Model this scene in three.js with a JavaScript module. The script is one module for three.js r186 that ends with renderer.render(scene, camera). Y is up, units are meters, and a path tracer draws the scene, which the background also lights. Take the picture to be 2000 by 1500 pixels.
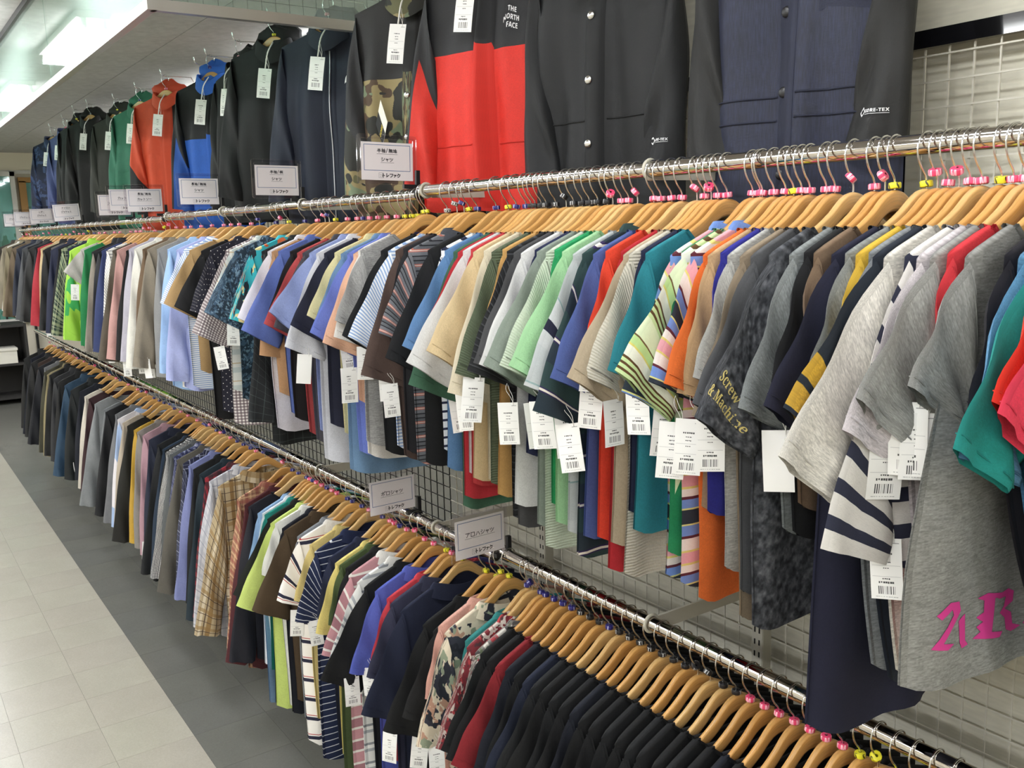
import * as THREE from 'three';
import { mergeGeometries } from 'three/addons/utils/BufferGeometryUtils.js';
import { RectAreaLightUniformsLib } from 'three/addons/lights/RectAreaLightUniformsLib.js';

// ---------------------------------------------------------------- camera, light, exposure
const scene = new THREE.Scene();
scene.background = new THREE.Color(0x000000);
const R = Math.PI / 180;
const EYE = 2.05;                                   // camera height; rails, wall and floor tiles are measured from it
const camera = new THREE.PerspectiveCamera(45.24, 4 / 3, 0.05, 60);
camera.position.set(0, EYE, 0);
{
  const yaw = 34.85 * R, pitch = -9.79 * R;
  camera.lookAt(Math.sin(yaw) * Math.cos(pitch), EYE + Math.sin(pitch), -Math.cos(yaw) * Math.cos(pitch));
  camera.rotateZ(-1.6 * R);
}
const renderer = new THREE.WebGLRenderer({ antialias: true });
renderer.toneMapping = THREE.LinearToneMapping;
renderer.toneMappingExposure = 1.15;
renderer.shadowMap.enabled = true;
RectAreaLightUniformsLib.init();
const CEIL = 3.25;
const TUBE_LIGHT = 27;                              // brightness of each twin-tube ceiling fitting
const TUBE_COLOR = 0xf8fbff;
// rows of fittings: [x, first z, last z, spacing]
const LIGHT_ROWS = [[0.52, 1.6, -13.2, 2.6], [-1.1, 2.2, -13, 1.95], [-2.7, 2.35, -13, 1.36], [2.55, -4.0, -13.2, 1.9]];

// ---------------------------------------------------------------- helpers
let seed = 12345;
const rnd = () => { seed |= 0; seed = seed + 0x6D2B79F5 | 0; let t = Math.imul(seed ^ seed >>> 15, 1 | seed); t = t + Math.imul(t ^ t >>> 7, 61 | t) ^ t; return ((t ^ t >>> 14) >>> 0) / 4294967296; };
const rr = (a, b) => a + (b - a) * rnd();
const lerp = (a, b, t) => a + (b - a) * t;
const clamp = (x, a = 0, b = 1) => Math.min(b, Math.max(a, x));
const sm = (t) => { t = clamp(t); return t * t * (3 - 2 * t); };
const V = (x, y, z) => new THREE.Vector3(x, y, z);
const names = new Map();
const numbered = (n) => { const k = names.get(n) ?? 0; names.set(n, k + 1); return k ? n + '_' + String(k).padStart(3, '0') : n; };
function mesh(name, geo, mat, parent) { const m = new THREE.Mesh(geo, mat); m.name = name; m.castShadow = m.receiveShadow = true; parent.add(m); return m; }
function thing(name, label, category, pos = [0, 0, 0], group) {
  const g = new THREE.Group(); g.name = numbered(name); g.position.set(...pos); g.userData = { label, category };
  if (group) g.userData.group = group;
  scene.add(g); return g;
}
function struct(name, geo, mat) { const m = mesh(name, geo, mat, scene); m.userData = { kind: 'structure' }; return m; }
function structGroup(name) { const g = new THREE.Group(); g.name = name; g.userData = { kind: 'structure' }; scene.add(g); return g; }
function box(w, h, d, x = 0, y = 0, z = 0) { const g = new THREE.BoxGeometry(w, h, d); g.translate(x, y, z); return g; }
function tube(pts, r, seg = 24, rad = 6) { return new THREE.TubeGeometry(new THREE.CatmullRomCurve3(pts.map((p) => V(...p))), seg, r, rad, false); }
// surface from f(i/nu, j/nv) -> [x, y, z, u, v]; keep(i, j) may drop a quad
function grid(nu, nv, f, keep) {
  const P = [], UV = [], I = [];
  for (let j = 0; j <= nv; j++) for (let i = 0; i <= nu; i++) { const q = f(i / nu, j / nv, i, j); P.push(q[0], q[1], q[2]); UV.push(q[3] ?? i / nu, q[4] ?? j / nv); }
  for (let j = 0; j < nv; j++) for (let i = 0; i < nu; i++) {
    if (keep && !keep(i, j)) continue;
    const a = j * (nu + 1) + i, b = a + 1, c = a + nu + 1, d = c + 1; I.push(a, b, d, a, d, c);
  }
  const g = new THREE.BufferGeometry();
  g.setAttribute('position', new THREE.Float32BufferAttribute(P, 3)); g.setAttribute('uv', new THREE.Float32BufferAttribute(UV, 2)); g.setIndex(I); g.computeVertexNormals();
  return g;
}
// ---------------------------------------------------------------- noise and textures
function hash(x, y, s) { let h = Math.imul(x, 374761393) + Math.imul(y, 668265263) + Math.imul(s, 1274126177); h = Math.imul(h ^ h >>> 13, 1274126177); return ((h ^ h >>> 16) >>> 0) / 4294967296; }
function vnoise(x, y, px, py, s) {                  // periodic value noise
  const x0 = Math.floor(x), y0 = Math.floor(y), fx = sm(x - x0), fy = sm(y - y0), m = (a, b) => ((a % b) + b) % b;
  const h = (i, j) => hash(m(x0 + i, px), m(y0 + j, py), s);
  return lerp(lerp(h(0, 0), h(1, 0), fx), lerp(h(0, 1), h(1, 1), fx), fy);
}
const fbm = (u, v, n, s, oct = 4) => { let a = 0, w = 0.5, t = 0; for (let o = 0; o < oct; o++) { a += w * vnoise(u * n, v * n, n, n, s + o); t += w; w *= 0.5; n *= 2; } return a / t; };
const hex = (h) => [parseInt(h.slice(1, 3), 16), parseInt(h.slice(3, 5), 16), parseInt(h.slice(5, 7), 16)];
function texture(w, h, f, rx = 1, ry = 1, srgb = true) {
  const d = new Uint8Array(w * h * 4);
  for (let y = 0; y < h; y++) for (let x = 0; x < w; x++) { const c = f((x + 0.5) / w, (y + 0.5) / h), i = (y * w + x) * 4; d[i] = c[0]; d[i + 1] = c[1]; d[i + 2] = c[2]; d[i + 3] = c[3] ?? 255; }
  const t = new THREE.DataTexture(d, w, h); t.magFilter = THREE.LinearFilter; t.minFilter = THREE.LinearMipmapLinearFilter; t.generateMipmaps = true;
  t.wrapS = t.wrapT = THREE.RepeatWrapping; t.repeat.set(rx, ry); if (srgb) t.colorSpace = THREE.SRGBColorSpace; t.needsUpdate = true; return t;
}
const grey = (v) => { v = clamp(v, 0, 255); return [v, v, v]; };
const mixc = (a, b, t) => [lerp(a[0], b[0], t), lerp(a[1], b[1], t), lerp(a[2], b[2], t)];
// weave of the cloth, 12 cm a repeat
const weave = texture(256, 256, (u, v) => grey(90 + 60 * vnoise(u * 128, v * 128, 128, 128, 3) + 60 * vnoise(u * 24, v * 40, 24, 40, 4) + 30 * Math.sin(u * 402) * Math.sin(v * 402)), 1 / 0.12, 1 / 0.12, false);
const ribs = texture(16, 128, (u, v) => grey(128 + 110 * Math.sin(v * Math.PI * 2 * 10)), 1 / 0.06, 1 / 0.06, false);
const melange = texture(256, 256, (u, v) => grey(205 + 40 * (vnoise(u * 14, v * 110, 14, 110, 9) - 0.5) + 36 * (vnoise(u * 50, v * 128, 50, 128, 10) - 0.5) + 18 * (fbm(u, v, 6, 11) - 0.5)), 1 / 0.16, 1 / 0.16);
const plainMap = texture(128, 128, (u, v) => grey(238 + 22 * (vnoise(u * 64, v * 64, 64, 64, 21) - 0.5) + 16 * (fbm(u, v, 4, 22) - 0.5)), 1 / 0.1, 1 / 0.1);
// horizontal stripes: list of [height in mm, colour], read down the cloth
function stripes(list, grainy = 0) {
  const total = list.reduce((a, b) => a + b[0], 0), n = 512;
  return texture(8, n, (u, v) => { let p = v * total, k = 0; while (k < list.length - 1 && p > list[k][0]) { p -= list[k][0]; k++; } const c = hex(list[k][1]), g = 1 - grainy * hash(Math.floor(u * 8), Math.floor(v * n), 5); return [c[0] * g, c[1] * g, c[2] * g]; }, 1 / 0.02, 1000 / total);
}
// checks: vertical and horizontal bands woven through each other
function plaid(base, bandsX, bandsY, mm) {
  const cov = (p, bands) => { let a = null, w = 0; for (const [at, width, c, k] of bands) if (p > at && p < at + width) { a = hex(c); w = k ?? 0.7; } return [a, w]; };
  return texture(128, 128, (u, v) => { let c = hex(base); const [a, wa] = cov(u, bandsX), [b, wb] = cov(v, bandsY); if (a) c = mixc(c, a, wa); if (b) c = mixc(c, b, wb); const g = 0.93 + 0.12 * hash(Math.floor(u * 128), Math.floor(v * 128), 2); return [c[0] * g, c[1] * g, c[2] * g]; }, 1000 / mm, 1000 / mm);
}
// printed patches of colour from several layers of thresholded noise: [freq, threshold, colour]
function print(base, layers, mm, s0 = 40, n = 256) {
  return texture(n, n, (u, v) => { let c = hex(base); layers.forEach(([f, th, col, oct = 3], i) => { if (fbm(u, v, f, s0 + i * 7, oct) > th) c = hex(col); }); return c; }, 1000 / mm, 1000 / mm);
}
const PATTERNS = {
  stripeGrayBlue: () => stripes([[46, '#e6e3dc'], [9, '#8d8f94'], [10, '#7784bb'], [9, '#8d8f94']], 0.06),
  breton: () => stripes([[32, '#e4e0da'], [21, '#2b2e42']], 0.14),
  multi: () => stripes([[20, '#dfa3ad'], [4, '#dcd07a'], [22, '#e6e0da'], [5, '#5a2230'], [19, '#6f8fd0'], [3, '#d8d78a'], [26, '#26303d'], [3, '#d8d78a'], [16, '#6f8fd0'], [5, '#5a2230'], [14, '#e6e0da'], [4, '#dcd07a']], 0.06),
  lime: () => stripes([[36, '#d8e6c0'], [3, '#6b5330'], [16, '#b8d890'], [4, '#d8d070'], [22, '#e4e8d6'], [5, '#5a4020'], [7, '#c4dca0'], [5, '#5a4020'], [7, '#c4dca0'], [5, '#5a4020'], [7, '#c4dca0']], 0.05),
  greenThin: () => stripes([[52, '#28403f'], [3, '#2f2050'], [5, '#e6dfd0'], [3, '#2f2050'], [40, '#22303a']], 0.1),
  greyNavy: () => stripes([[80, '#b9bfbf'], [4, '#8fa8a8'], [40, '#c6caca'], [22, '#191c34'], [30, '#c2c6c6']], 0.08),
  blackRib: () => stripes([[9, '#232427'], [3, '#4a4c50'], [4, '#18191b']], 0.3),
  whiteNavy: () => stripes([[16, '#e4e4e2'], [6, '#20243c']]),
  greyRed: () => stripes([[8, '#6d7076'], [3, '#24252c'], [9, '#7c7f86'], [2.5, '#c9796c'], [2, '#e2d6cc'], [2.5, '#c9796c'], [7, '#656970'], [3, '#1f2128']], 0.2),
  blueWhite: () => stripes([[5, '#e2e6ec'], [4, '#8ba6cf']]),
  thinWhite: () => stripes([[15, '#e8e5de'], [3, '#4a4d5c']]),
  yellowBand: () => stripes([[150, '#1b2430'], [38, '#cfa433'], [13, '#1b2430'], [40, '#c99f35'], [300, '#1b2430']], 0.2),
  whiteGrey: () => stripes([[34, '#dcdcd8'], [10, '#a5a8ac'], [12, '#e6e6e2'], [8, '#8d9094']]),
  pinkWhite: () => stripes([[34, '#c49096'], [8, '#e9e4dc'], [30, '#a9787f'], [8, '#e9e4dc']], 0.1),
  navyThin: () => stripes([[20, '#1d2748'], [3, '#d9dbe0']], 0.1),
  whiteBold: () => stripes([[40, '#e8e4de'], [13, '#23243a'], [5, '#e8e4de'], [3, '#a83a3a'], [12, '#e8e4de']]),
  blueWhiteBlock: () => stripes([[220, '#9fb4d6'], [300, '#dad6da']], 0.05),
  blackPlaid: () => plaid('#15171a', [[0.1, 0.05, '#3a4644'], [0.6, 0.02, '#4d5854']], [[0.1, 0.05, '#3a4644'], [0.6, 0.02, '#4d5854']], 60),
  palePlaid: () => plaid('#d6d6cf', [[0.1, 0.3, '#9fb0b0', 0.5], [0.6, 0.06, '#b99a6c']], [[0.1, 0.3, '#9fb0b0', 0.5], [0.6, 0.06, '#b99a6c']], 70),
  gingham: () => plaid('#e2dcd8', [[0, 0.5, '#4c3c42', 0.55]], [[0, 0.5, '#4c3c42', 0.55]], 12),
  greenPlaid: () => plaid('#27382e', [[0.1, 0.35, '#8d9a78', 0.6], [0.7, 0.05, '#d8d4b0']], [[0.1, 0.35, '#a8ac84', 0.6], [0.7, 0.05, '#d8d4b0']], 60),
  redTan: () => plaid('#a98466', [[0.05, 0.3, '#7c3f3a', 0.6], [0.5, 0.1, '#d8b48c'], [0.75, 0.04, '#54262a']], [[0.05, 0.3, '#8d4a42', 0.55], [0.5, 0.1, '#dcb890'], [0.75, 0.04, '#54262a']], 46),
  brownPlaid: () => plaid('#a99878', [[0.02, 0.2, '#7d5f34', 0.75], [0.3, 0.05, '#3b2f28'], [0.45, 0.16, '#d8cdb6'], [0.72, 0.05, '#3b2f28']], [[0.02, 0.2, '#86683c', 0.55], [0.3, 0.04, '#3b2f28'], [0.72, 0.04, '#4b3b30']], 85),
  greyPlaid: () => plaid('#c3c2c6', [[0.1, 0.3, '#9597a2', 0.6], [0.6, 0.08, '#7c7e8c']], [[0.1, 0.3, '#a3a4ae', 0.5], [0.6, 0.08, '#7c7e8c']], 55),
  redCheck: () => plaid('#8f2530', [[0, 0.5, '#241a20', 0.6]], [[0, 0.5, '#241a20', 0.6]], 40),
  navyCheck: () => plaid('#23253c', [[0.2, 0.1, '#a9adb8', 0.7], [0.6, 0.05, '#7f8494']], [[0.2, 0.1, '#a9adb8', 0.7], [0.6, 0.05, '#7f8494']], 50),
  hound: () => plaid('#dedcd6', [[0, 0.5, '#22242a', 0.65]], [[0, 0.5, '#22242a', 0.65]], 7),
  turq: () => print('#35a9b4', [[5, 0.62, '#c4623a'], [7, 0.66, '#d8c890'], [6, 0.64, '#1f2a34']], 260, 41),
  paisley: () => print('#22303f', [[14, 0.55, '#3f566c'], [22, 0.62, '#6d8496']], 160, 47),
  dots: () => texture(64, 64, (u, v) => { const a = Math.hypot(u - 0.25, v - 0.25), b = Math.hypot(u - 0.75, v - 0.75); return Math.min(a, b) < 0.07 ? [225, 222, 215] : [27, 27, 40]; }, 1 / 0.026, 1 / 0.026),
  limeMix: () => print('#8fc23c', [[3, 0.55, '#a8d84a', 2], [4, 0.64, '#2f9a4c', 2]], 500, 61),
  greyFloral: () => print('#77736f', [[14, 0.57, '#c4c0b8', 2], [20, 0.66, '#4d4a4a', 2], [12, 0.68, '#9c3a40', 2], [24, 0.7, '#5f6a50', 2]], 230, 71),
  redFloral: () => print('#742830', [[16, 0.56, '#c9beb4', 2], [22, 0.64, '#4c3034', 2], [18, 0.68, '#a83c40', 2]], 220, 81),
  inkFloral: () => print('#ddd0b8', [[6, 0.6, '#b98f78'], [5, 0.56, '#33343f'], [14, 0.6, '#d6c8b0'], [11, 0.66, '#24252e'], [12, 0.7, '#8a937c']], 380, 91),
  navyPattern: () => print('#25294a', [[12, 0.58, '#4a4f74'], [18, 0.63, '#8f92a4']], 140, 101),
  camo: () => print('#5b5a3c', [[4, 0.52, '#8d8058'], [5, 0.55, '#4b3a2a'], [5, 0.58, '#6f7d62'], [4, 0.62, '#23241f']], 420, 111),
  navyCamo: () => print('#151d38', [[5, 0.55, '#1f2c50'], [6, 0.6, '#3a4a70']], 300, 121),
  acid: () => texture(256, 256, (u, v) => { const n = fbm(u, v, 24, 131, 4), m = fbm(u, v, 6, 137, 3); return grey(72 + 130 * (n - 0.5) + 50 * (m - 0.5)).map((q, i) => q + [0, 2, 7][i]); }, 1 / 0.22, 1 / 0.22),
  denim: () => texture(256, 256, (u, v) => { const n = 0.8 + 0.4 * vnoise(u * 128, v * 12, 128, 12, 141), m = 0.9 + 0.2 * fbm(u, v, 5, 143); return [29 * n * m, 33 * n * m, 52 * n * m]; }, 1 / 0.16, 1 / 0.16),
};
const mats = new Map();
function cloth(key) {                               // '#rrggbb' plain, h: melange, r: ribbed, and named patterns
  if (mats.has(key)) return mats.get(key);
  const [kind, val] = key.includes(':') ? key.split(':') : ['', key];
  const m = new THREE.MeshPhysicalMaterial({ roughness: 0.93, side: THREE.DoubleSide, bumpMap: weave, bumpScale: 0.0005, sheen: 0.12, sheenRoughness: 0.6 });
  m.name = 'cloth_' + key.replace(/[^a-zA-Z0-9]/g, '');
  if (val[0] === '#') { m.color.set(val); m.map = kind === 'h' ? melange : plainMap; if (Math.max(m.color.r, m.color.g, m.color.b) < 0.03) m.color.multiplyScalar(0.6); m.color.multiplyScalar(kind === 'h' ? 1.4 : 1); if (kind === 'r') { m.bumpMap = ribs; m.bumpScale = 0.0012; } } else { m.map = PATTERNS[val](); }
  m.sheenColor = new THREE.Color(m.map === plainMap ? m.color : 0x888888);
  mats.set(key, m); return m;
}
function shell(key) { const k = 'shell' + key; if (mats.has(k)) return mats.get(k); const m = cloth(key).clone(); m.roughness = 0.72; m.sheen = 0.05; if (key[0] === '#' && Math.max(m.color.r, m.color.g, m.color.b) < 0.08) m.color.multiplyScalar(0.6); m.name = 'shell_' + key.replace(/[^a-zA-Z0-9]/g, ''); mats.set(k, m); return m; }
const M = {
  chrome: new THREE.MeshStandardMaterial({ color: 0xd8d8d8, metalness: 1, roughness: 0.14 }),
  rail: new THREE.MeshStandardMaterial({ color: 0xcfcac6, metalness: 1, roughness: 0.06 }),
  alu: new THREE.MeshStandardMaterial({ color: 0xc8c6c2, metalness: 0.85, roughness: 0.35 }),
  cream: new THREE.MeshStandardMaterial({ color: 0xb9b5a6, roughness: 0.5 }),
  creamWire: new THREE.MeshStandardMaterial({ color: 0xcac6b8, roughness: 0.45 }),
  blackWire: new THREE.MeshStandardMaterial({ color: 0x1c1c1e, roughness: 0.45 }),
  gloss: new THREE.MeshPhysicalMaterial({ color: 0x101012, roughness: 0.08, clearcoat: 1, clearcoatRoughness: 0.04 }),
  blackPlastic: new THREE.MeshStandardMaterial({ color: 0x141416, roughness: 0.4 }),
  whitePaint: new THREE.MeshStandardMaterial({ color: 0xdcdad4, roughness: 0.6 }),
  card: new THREE.MeshStandardMaterial({ color: 0xe8e7e4, roughness: 0.6, side: THREE.DoubleSide }),
  cord: new THREE.MeshStandardMaterial({ color: 0xe4e2dc, roughness: 0.7 }),
  acrylic: new THREE.MeshPhysicalMaterial({ color: 0xf6f4f6, transmission: 1, thickness: 0, roughness: 0.05, ior: 1.49 }),
  tube: new THREE.MeshStandardMaterial({ color: 0xffffff, emissive: TUBE_COLOR, emissiveIntensity: 20, roughness: 0.5 }),
};
const UPPER = `
-0.464|tee|w:stripeGrayBlue|white blue-striped|T-shirt|len=.66,rec=1,lean=.12
-0.486|tee|#e83a56|pink|T-shirt|len=.4,sl=.2,sa=38,lean=.12
-0.513|tee|#e23a25|bright red|T-shirt|len=.5,lean=.12,sl=0.187,sa=35
-0.535|tee|#1a8f88|teal|T-shirt|len=.68,lean=.14
-0.554|tee|h:#5f93bb|light blue|T-shirt|len=.66,lean=.15
-0.574|tee|#1d1a26|black-navy|T-shirt|len=.6,rec=1,lean=.16
-0.616|tee|h:#93938f|grey heather|T-shirt|len=.64,print=ars,wide=.08,lean=0,yaw=-.1,sl=0.177,sa=33
-0.648|tee|#d8363f|coral red|T-shirt|len=.66,sl=.22,tag=1,lean=.05,rec=1,sa=8
-0.665|tee|h:#9c9c98|grey|T-shirt|len=.5,lean=.05,sl=0.212,sa=39
-0.682|tee|h:#d5cdd0|pale lilac|T-shirt|len=.5,lean=.05
-0.699|tee|w:breton|white navy-striped|T-shirt|len=.5,th=.02,sl=.40,sa=21
-0.728|tee|h:#d9d5cc|oatmeal white|T-shirt|len=.70,lean=.06,sl=0.308,sa=38
-0.745|tee|#1c2431|dark navy|T-shirt|len=.72,slm=s:yellowBand,lean=.08,sl=0.248,sa=42
-0.762|tee|h:#8b8f92|grey|T-shirt|len=.70,rec=1,lean=.05
-0.779|tee|#d8b13c|mustard yellow|T-shirt|len=.42,rec=1,lean=.05
-0.796|tee|h:#868a88|mid grey|T-shirt|len=.46,rec=1,lean=.05
-0.814|tee|#1a1c33|navy|T-shirt|len=.80,wide=-.02,th=.022,fold=.008,yaw=-.1,lean=-.03,sl=0.238,sa=33
-0.867|tee|#7d6752|brown|T-shirt|len=.45,rec=1,sl=.24,sa=10
-0.884|tee|#1b1c20|black|T-shirt|len=.5,rec=1
-0.903|tee|h:#868b8b|grey heather|T-shirt|len=.5,tag=1,sl=0.239,sa=26
-0.942|tee|a:acid|acid-washed charcoal|T-shirt|len=.67,slp=script,wide=.02,sl=.275,sa=34
-0.977|tee|#58595c|charcoal|T-shirt|len=.62
-0.994|tee|#94846f|taupe|T-shirt|len=.68,sl=0.257,sa=23
-1.027|tee|h:#b5b5b1|pale grey|T-shirt|len=.60,tag=1,sl=0.199,sa=23
-1.044|tee|#2c2c8e|royal blue|T-shirt|len=.5,rec=1
-1.061|tee|#c3a077|tan|T-shirt|len=.5,sl=.225,sa=16
-1.078|tee|#e06c2a|orange|T-shirt|len=.67,tag=1,sl=0.218,sa=24
-1.104|polo|s:multi|pink multi-striped|polo|len=.65,tag=1,sl=0.222,sa=25
-1.130|tee|s:lime|lime striped|T-shirt|len=.5,sl=0.234,sa=40
-1.135|tee|#1f8a56|kelly green|T-shirt|len=.6,rec=1
-1.152|polo|s:multi|blue multi-striped|polo|len=.65,tag=1
-1.213|tee|#23808c|teal|T-shirt|len=.58,tag=1,sl=0.215,sa=25
-1.236|tee|#1f2440|dark navy|T-shirt|len=.55,rec=1
-1.253|tee|r:#c9c3b4|cream waffle|T-shirt|len=.68,sl=0.232,sa=27
-1.270|tee|#b8a78e|beige|T-shirt|len=.62,sl=0.244,sa=33
-1.290|tee|#b3222b|dark red|T-shirt|len=.68,rec=1
-1.330|tee|#e0452a|red-orange|T-shirt|len=.63,tag=1,rec=1,sl=.25,sa=15
-1.359|tee|#4d5f9c|slate blue|T-shirt|len=.63,tag=1,sl=0.245,sa=26
-1.389|polo|s:greenThin|dark green striped|polo|len=.68,tag=1,sl=0.311,sa=23
-1.410|tee|s:greyNavy|grey navy-banded|T-shirt|len=.64,sl=0.268,sa=27
-1.459|tee|#a3d3a0|mint green|T-shirt|len=.63,tag=1,sl=0.249,sa=33
-1.486|tee|#279a5e|emerald green|T-shirt|len=.6,rec=1
-1.509|tee|r:#c4cfbb|pale sage|T-shirt|len=.70
-1.537|tee|#8a958a|sage green|T-shirt|len=.66,tag=1,sl=0.256,sa=33
-1.555|tee|#1e2548|navy|T-shirt|len=.5,rec=1
-1.587|tee|#dededc|white|T-shirt|len=.62,tag=1
-1.616|tee|#4a4a4c|charcoal|T-shirt|len=.68
-1.641|tee|s:blackRib|black ribbed|T-shirt|len=.67,sl=0.266,sa=24
-1.672|tee|#c99c5c|tan yellow|T-shirt|len=.62,rec=1
-1.699|tee|r:#55604a|olive green|T-shirt|len=.6,tag=1,sl=0.273,sa=22
-1.739|tee|#ded2b8|cream|T-shirt|len=.6,sl=0.322,sa=20
-1.776|tee|#d8c096|pale yellow|T-shirt|len=.6
-1.795|tee|#c03a3f|red|T-shirt|len=.62,sl=.22,rec=1
-1.819|tee|#d3d3d2|light grey|T-shirt|len=.6,tag=1,sl=0.286,sa=34
-1.836|tee|#b52a34|crimson|T-shirt|len=.66
-1.857|tee|#3f6650|bottle green|T-shirt|len=.69,tag=1,sl=0.323,sa=25
-1.898|tee|#5f86b5|denim blue|T-shirt|len=.6
-1.933|tee|s:whiteNavy|white navy-striped|T-shirt|len=.56,rec=1
-1.987|tee|#191a1e|black|T-shirt|len=.6,sl=.28
-2.076|polo|s:greyRed|grey red-striped|knit|len=.62,sl=0.218,sa=26
-2.117|tee|#2a2a30|dark grey|T-shirt|len=.6,rec=1
-2.141|tee|#53423c|brown|T-shirt|len=.62,tag=1,sl=0.329,sa=21
-2.177|tee|s:blueWhite|blue white-striped|T-shirt|len=.6
-2.228|tee|#17181b|black|T-shirt|len=.62
-2.343|tee|h:#a5a5a4|heather grey|T-shirt|len=.62,tag=1,sl=0.203,sa=27
-2.359|tee|#e2ded8|white|T-shirt|len=.66
-2.394|tee|#e6b79b|peach|T-shirt|len=.5,sl=.26
-2.429|shirt|#6d7fd0|periwinkle|shirt|len=.66
-2.472|shirt|#6e8fb0|denim blue|shirt|len=.72,sl=0.206,sa=27
-2.525|shirt|#e0d6a4|pale yellow|shirt|len=.62,tag=1,sl=0.199,sa=31
-2.589|tee|#1d2036|dark navy|T-shirt|len=.6,sl=0.234,sa=32
-2.648|shirt|#dcdde4|white|shirt|len=.72,tag=1,sl=0.294,sa=25
-2.707|shirt|#93a1d0|lavender blue|shirt|len=.64,sl=0.220,sa=42
-2.755|shirt|#4c4a50|dark grey|shirt|len=.68
-2.797|tee|#b64a4c|brick red|T-shirt|len=.66
-2.871|tee|#1b1b1f|black|T-shirt|len=.62
-2.966|shirt|#5f72b8|periwinkle blue|shirt|len=.62,sl=0.285,sa=31
-3.019|tee|#b98e66|caramel|T-shirt|len=.55,sl=0.346,sa=12
-3.054|shirt|#d9d6de|pale lilac|shirt|len=.68,tag=1
-3.120|long|p:blackPlaid|black plaid|shirt|len=.74
-3.232|shirt|p:turq|turquoise printed|shirt|len=.6
-3.385|shirt|p:paisley|navy paisley|shirt|len=.62,tag=1
-3.455|shirt|p:palePlaid|pale plaid|shirt|len=.6
-3.520|shirt|p:gingham|brown gingham|shirt|len=.74,sl=0.332,sa=28
-3.702|shirt|p:dots|navy dotted|shirt|len=.72
-3.798|tee|#17171a|black|T-shirt|len=.76
-3.947|tee|#a98a5e|camel|T-shirt|len=.58,sl=0.242,sa=31
-4.054|shirt|s:blueWhite|blue white-striped|shirt|len=.66
-4.152|long|#a8b0dc|lavender|shirt|len=.68,tag=1
-4.322|long|#9fbfe6|light blue|shirt|len=.7
-4.484|long|#8c8c8c|mid grey|shirt|len=.66
-4.651|long|#8a8172|taupe|shirt|len=.64,tag=1
-4.755|long|#6f5a45|brown|shirt|len=.64
-4.906|long|#e6e4da|white|shirt|len=.66,tag=1
-5.024|long|#bcb8c4|lilac grey|shirt|len=.64
-5.114|sweat|#1e1d1f|black|sweater|len=.62
-5.328|sweat|#c79a94|dusty pink|sweater|len=.64
-5.419|sweat|#5b5347|dark taupe|sweater|len=.62
-5.545|sweat|s:thinWhite|white pinstriped|sweater|len=.64,tag=1
-5.652|sweat|#35406b|indigo|sweater|len=.66
-5.748|jkt|#1d2230|dark navy|jacket|len=.66
-5.877|jkt|#23252a|black|jacket|len=.66,slm=#8b8378
-6.164|sweat|#1f7a44|green|sweater|len=.6
-6.310|tee|#b9b4ae|pale grey|T-shirt|len=.5,sl=0.170,sa=42
-6.597|jkt|p:limeMix|lime green|jacket|len=.7
-6.767|long|#23283a|dark navy|shirt|len=0.65,fill=1
-6.937|long|p:greenPlaid|green plaid|shirt|len=.66
-7.088|sweat|#18181b|black|sweater|len=.64
-7.298|jkt|#242c4e|navy blue|jacket|len=.64
-7.457|sweat|#6c6a68|grey|sweater|len=0.63,fill=1
-7.617|jkt|#1b1c1f|black|jacket|len=.66,tag=1
-7.833|long|#cdb78e|beige|shirt|len=.6
-7.996|sweat|#b03540|red|sweater|len=.64
-8.179|long|#2a2b30|charcoal|shirt|len=0.64,fill=1
-8.363|jkt|#3c3d3d|dark grey|jacket|len=.62
-8.542|long|#2a2b30|charcoal|shirt|len=0.60,fill=1
-8.722|jkt|#4d4f52|charcoal|jacket|len=.62
-9.013|jkt|#20293f|dark navy|jacket|len=.62
-9.312|jkt|#5e4f3a|olive brown|jacket|len=.6
-9.500|long|#2a2b30|charcoal|shirt|len=0.65,fill=1
-9.689|jkt|#7c7258|khaki|jacket|len=.62
-9.845|long|#d8d6d0|off-white|shirt|len=0.56,fill=1
-10.001|jkt|#8d8470|pale khaki|jacket|len=.62
-10.290|jkt|#4a4336|dark khaki|jacket|len=.62`;
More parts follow.
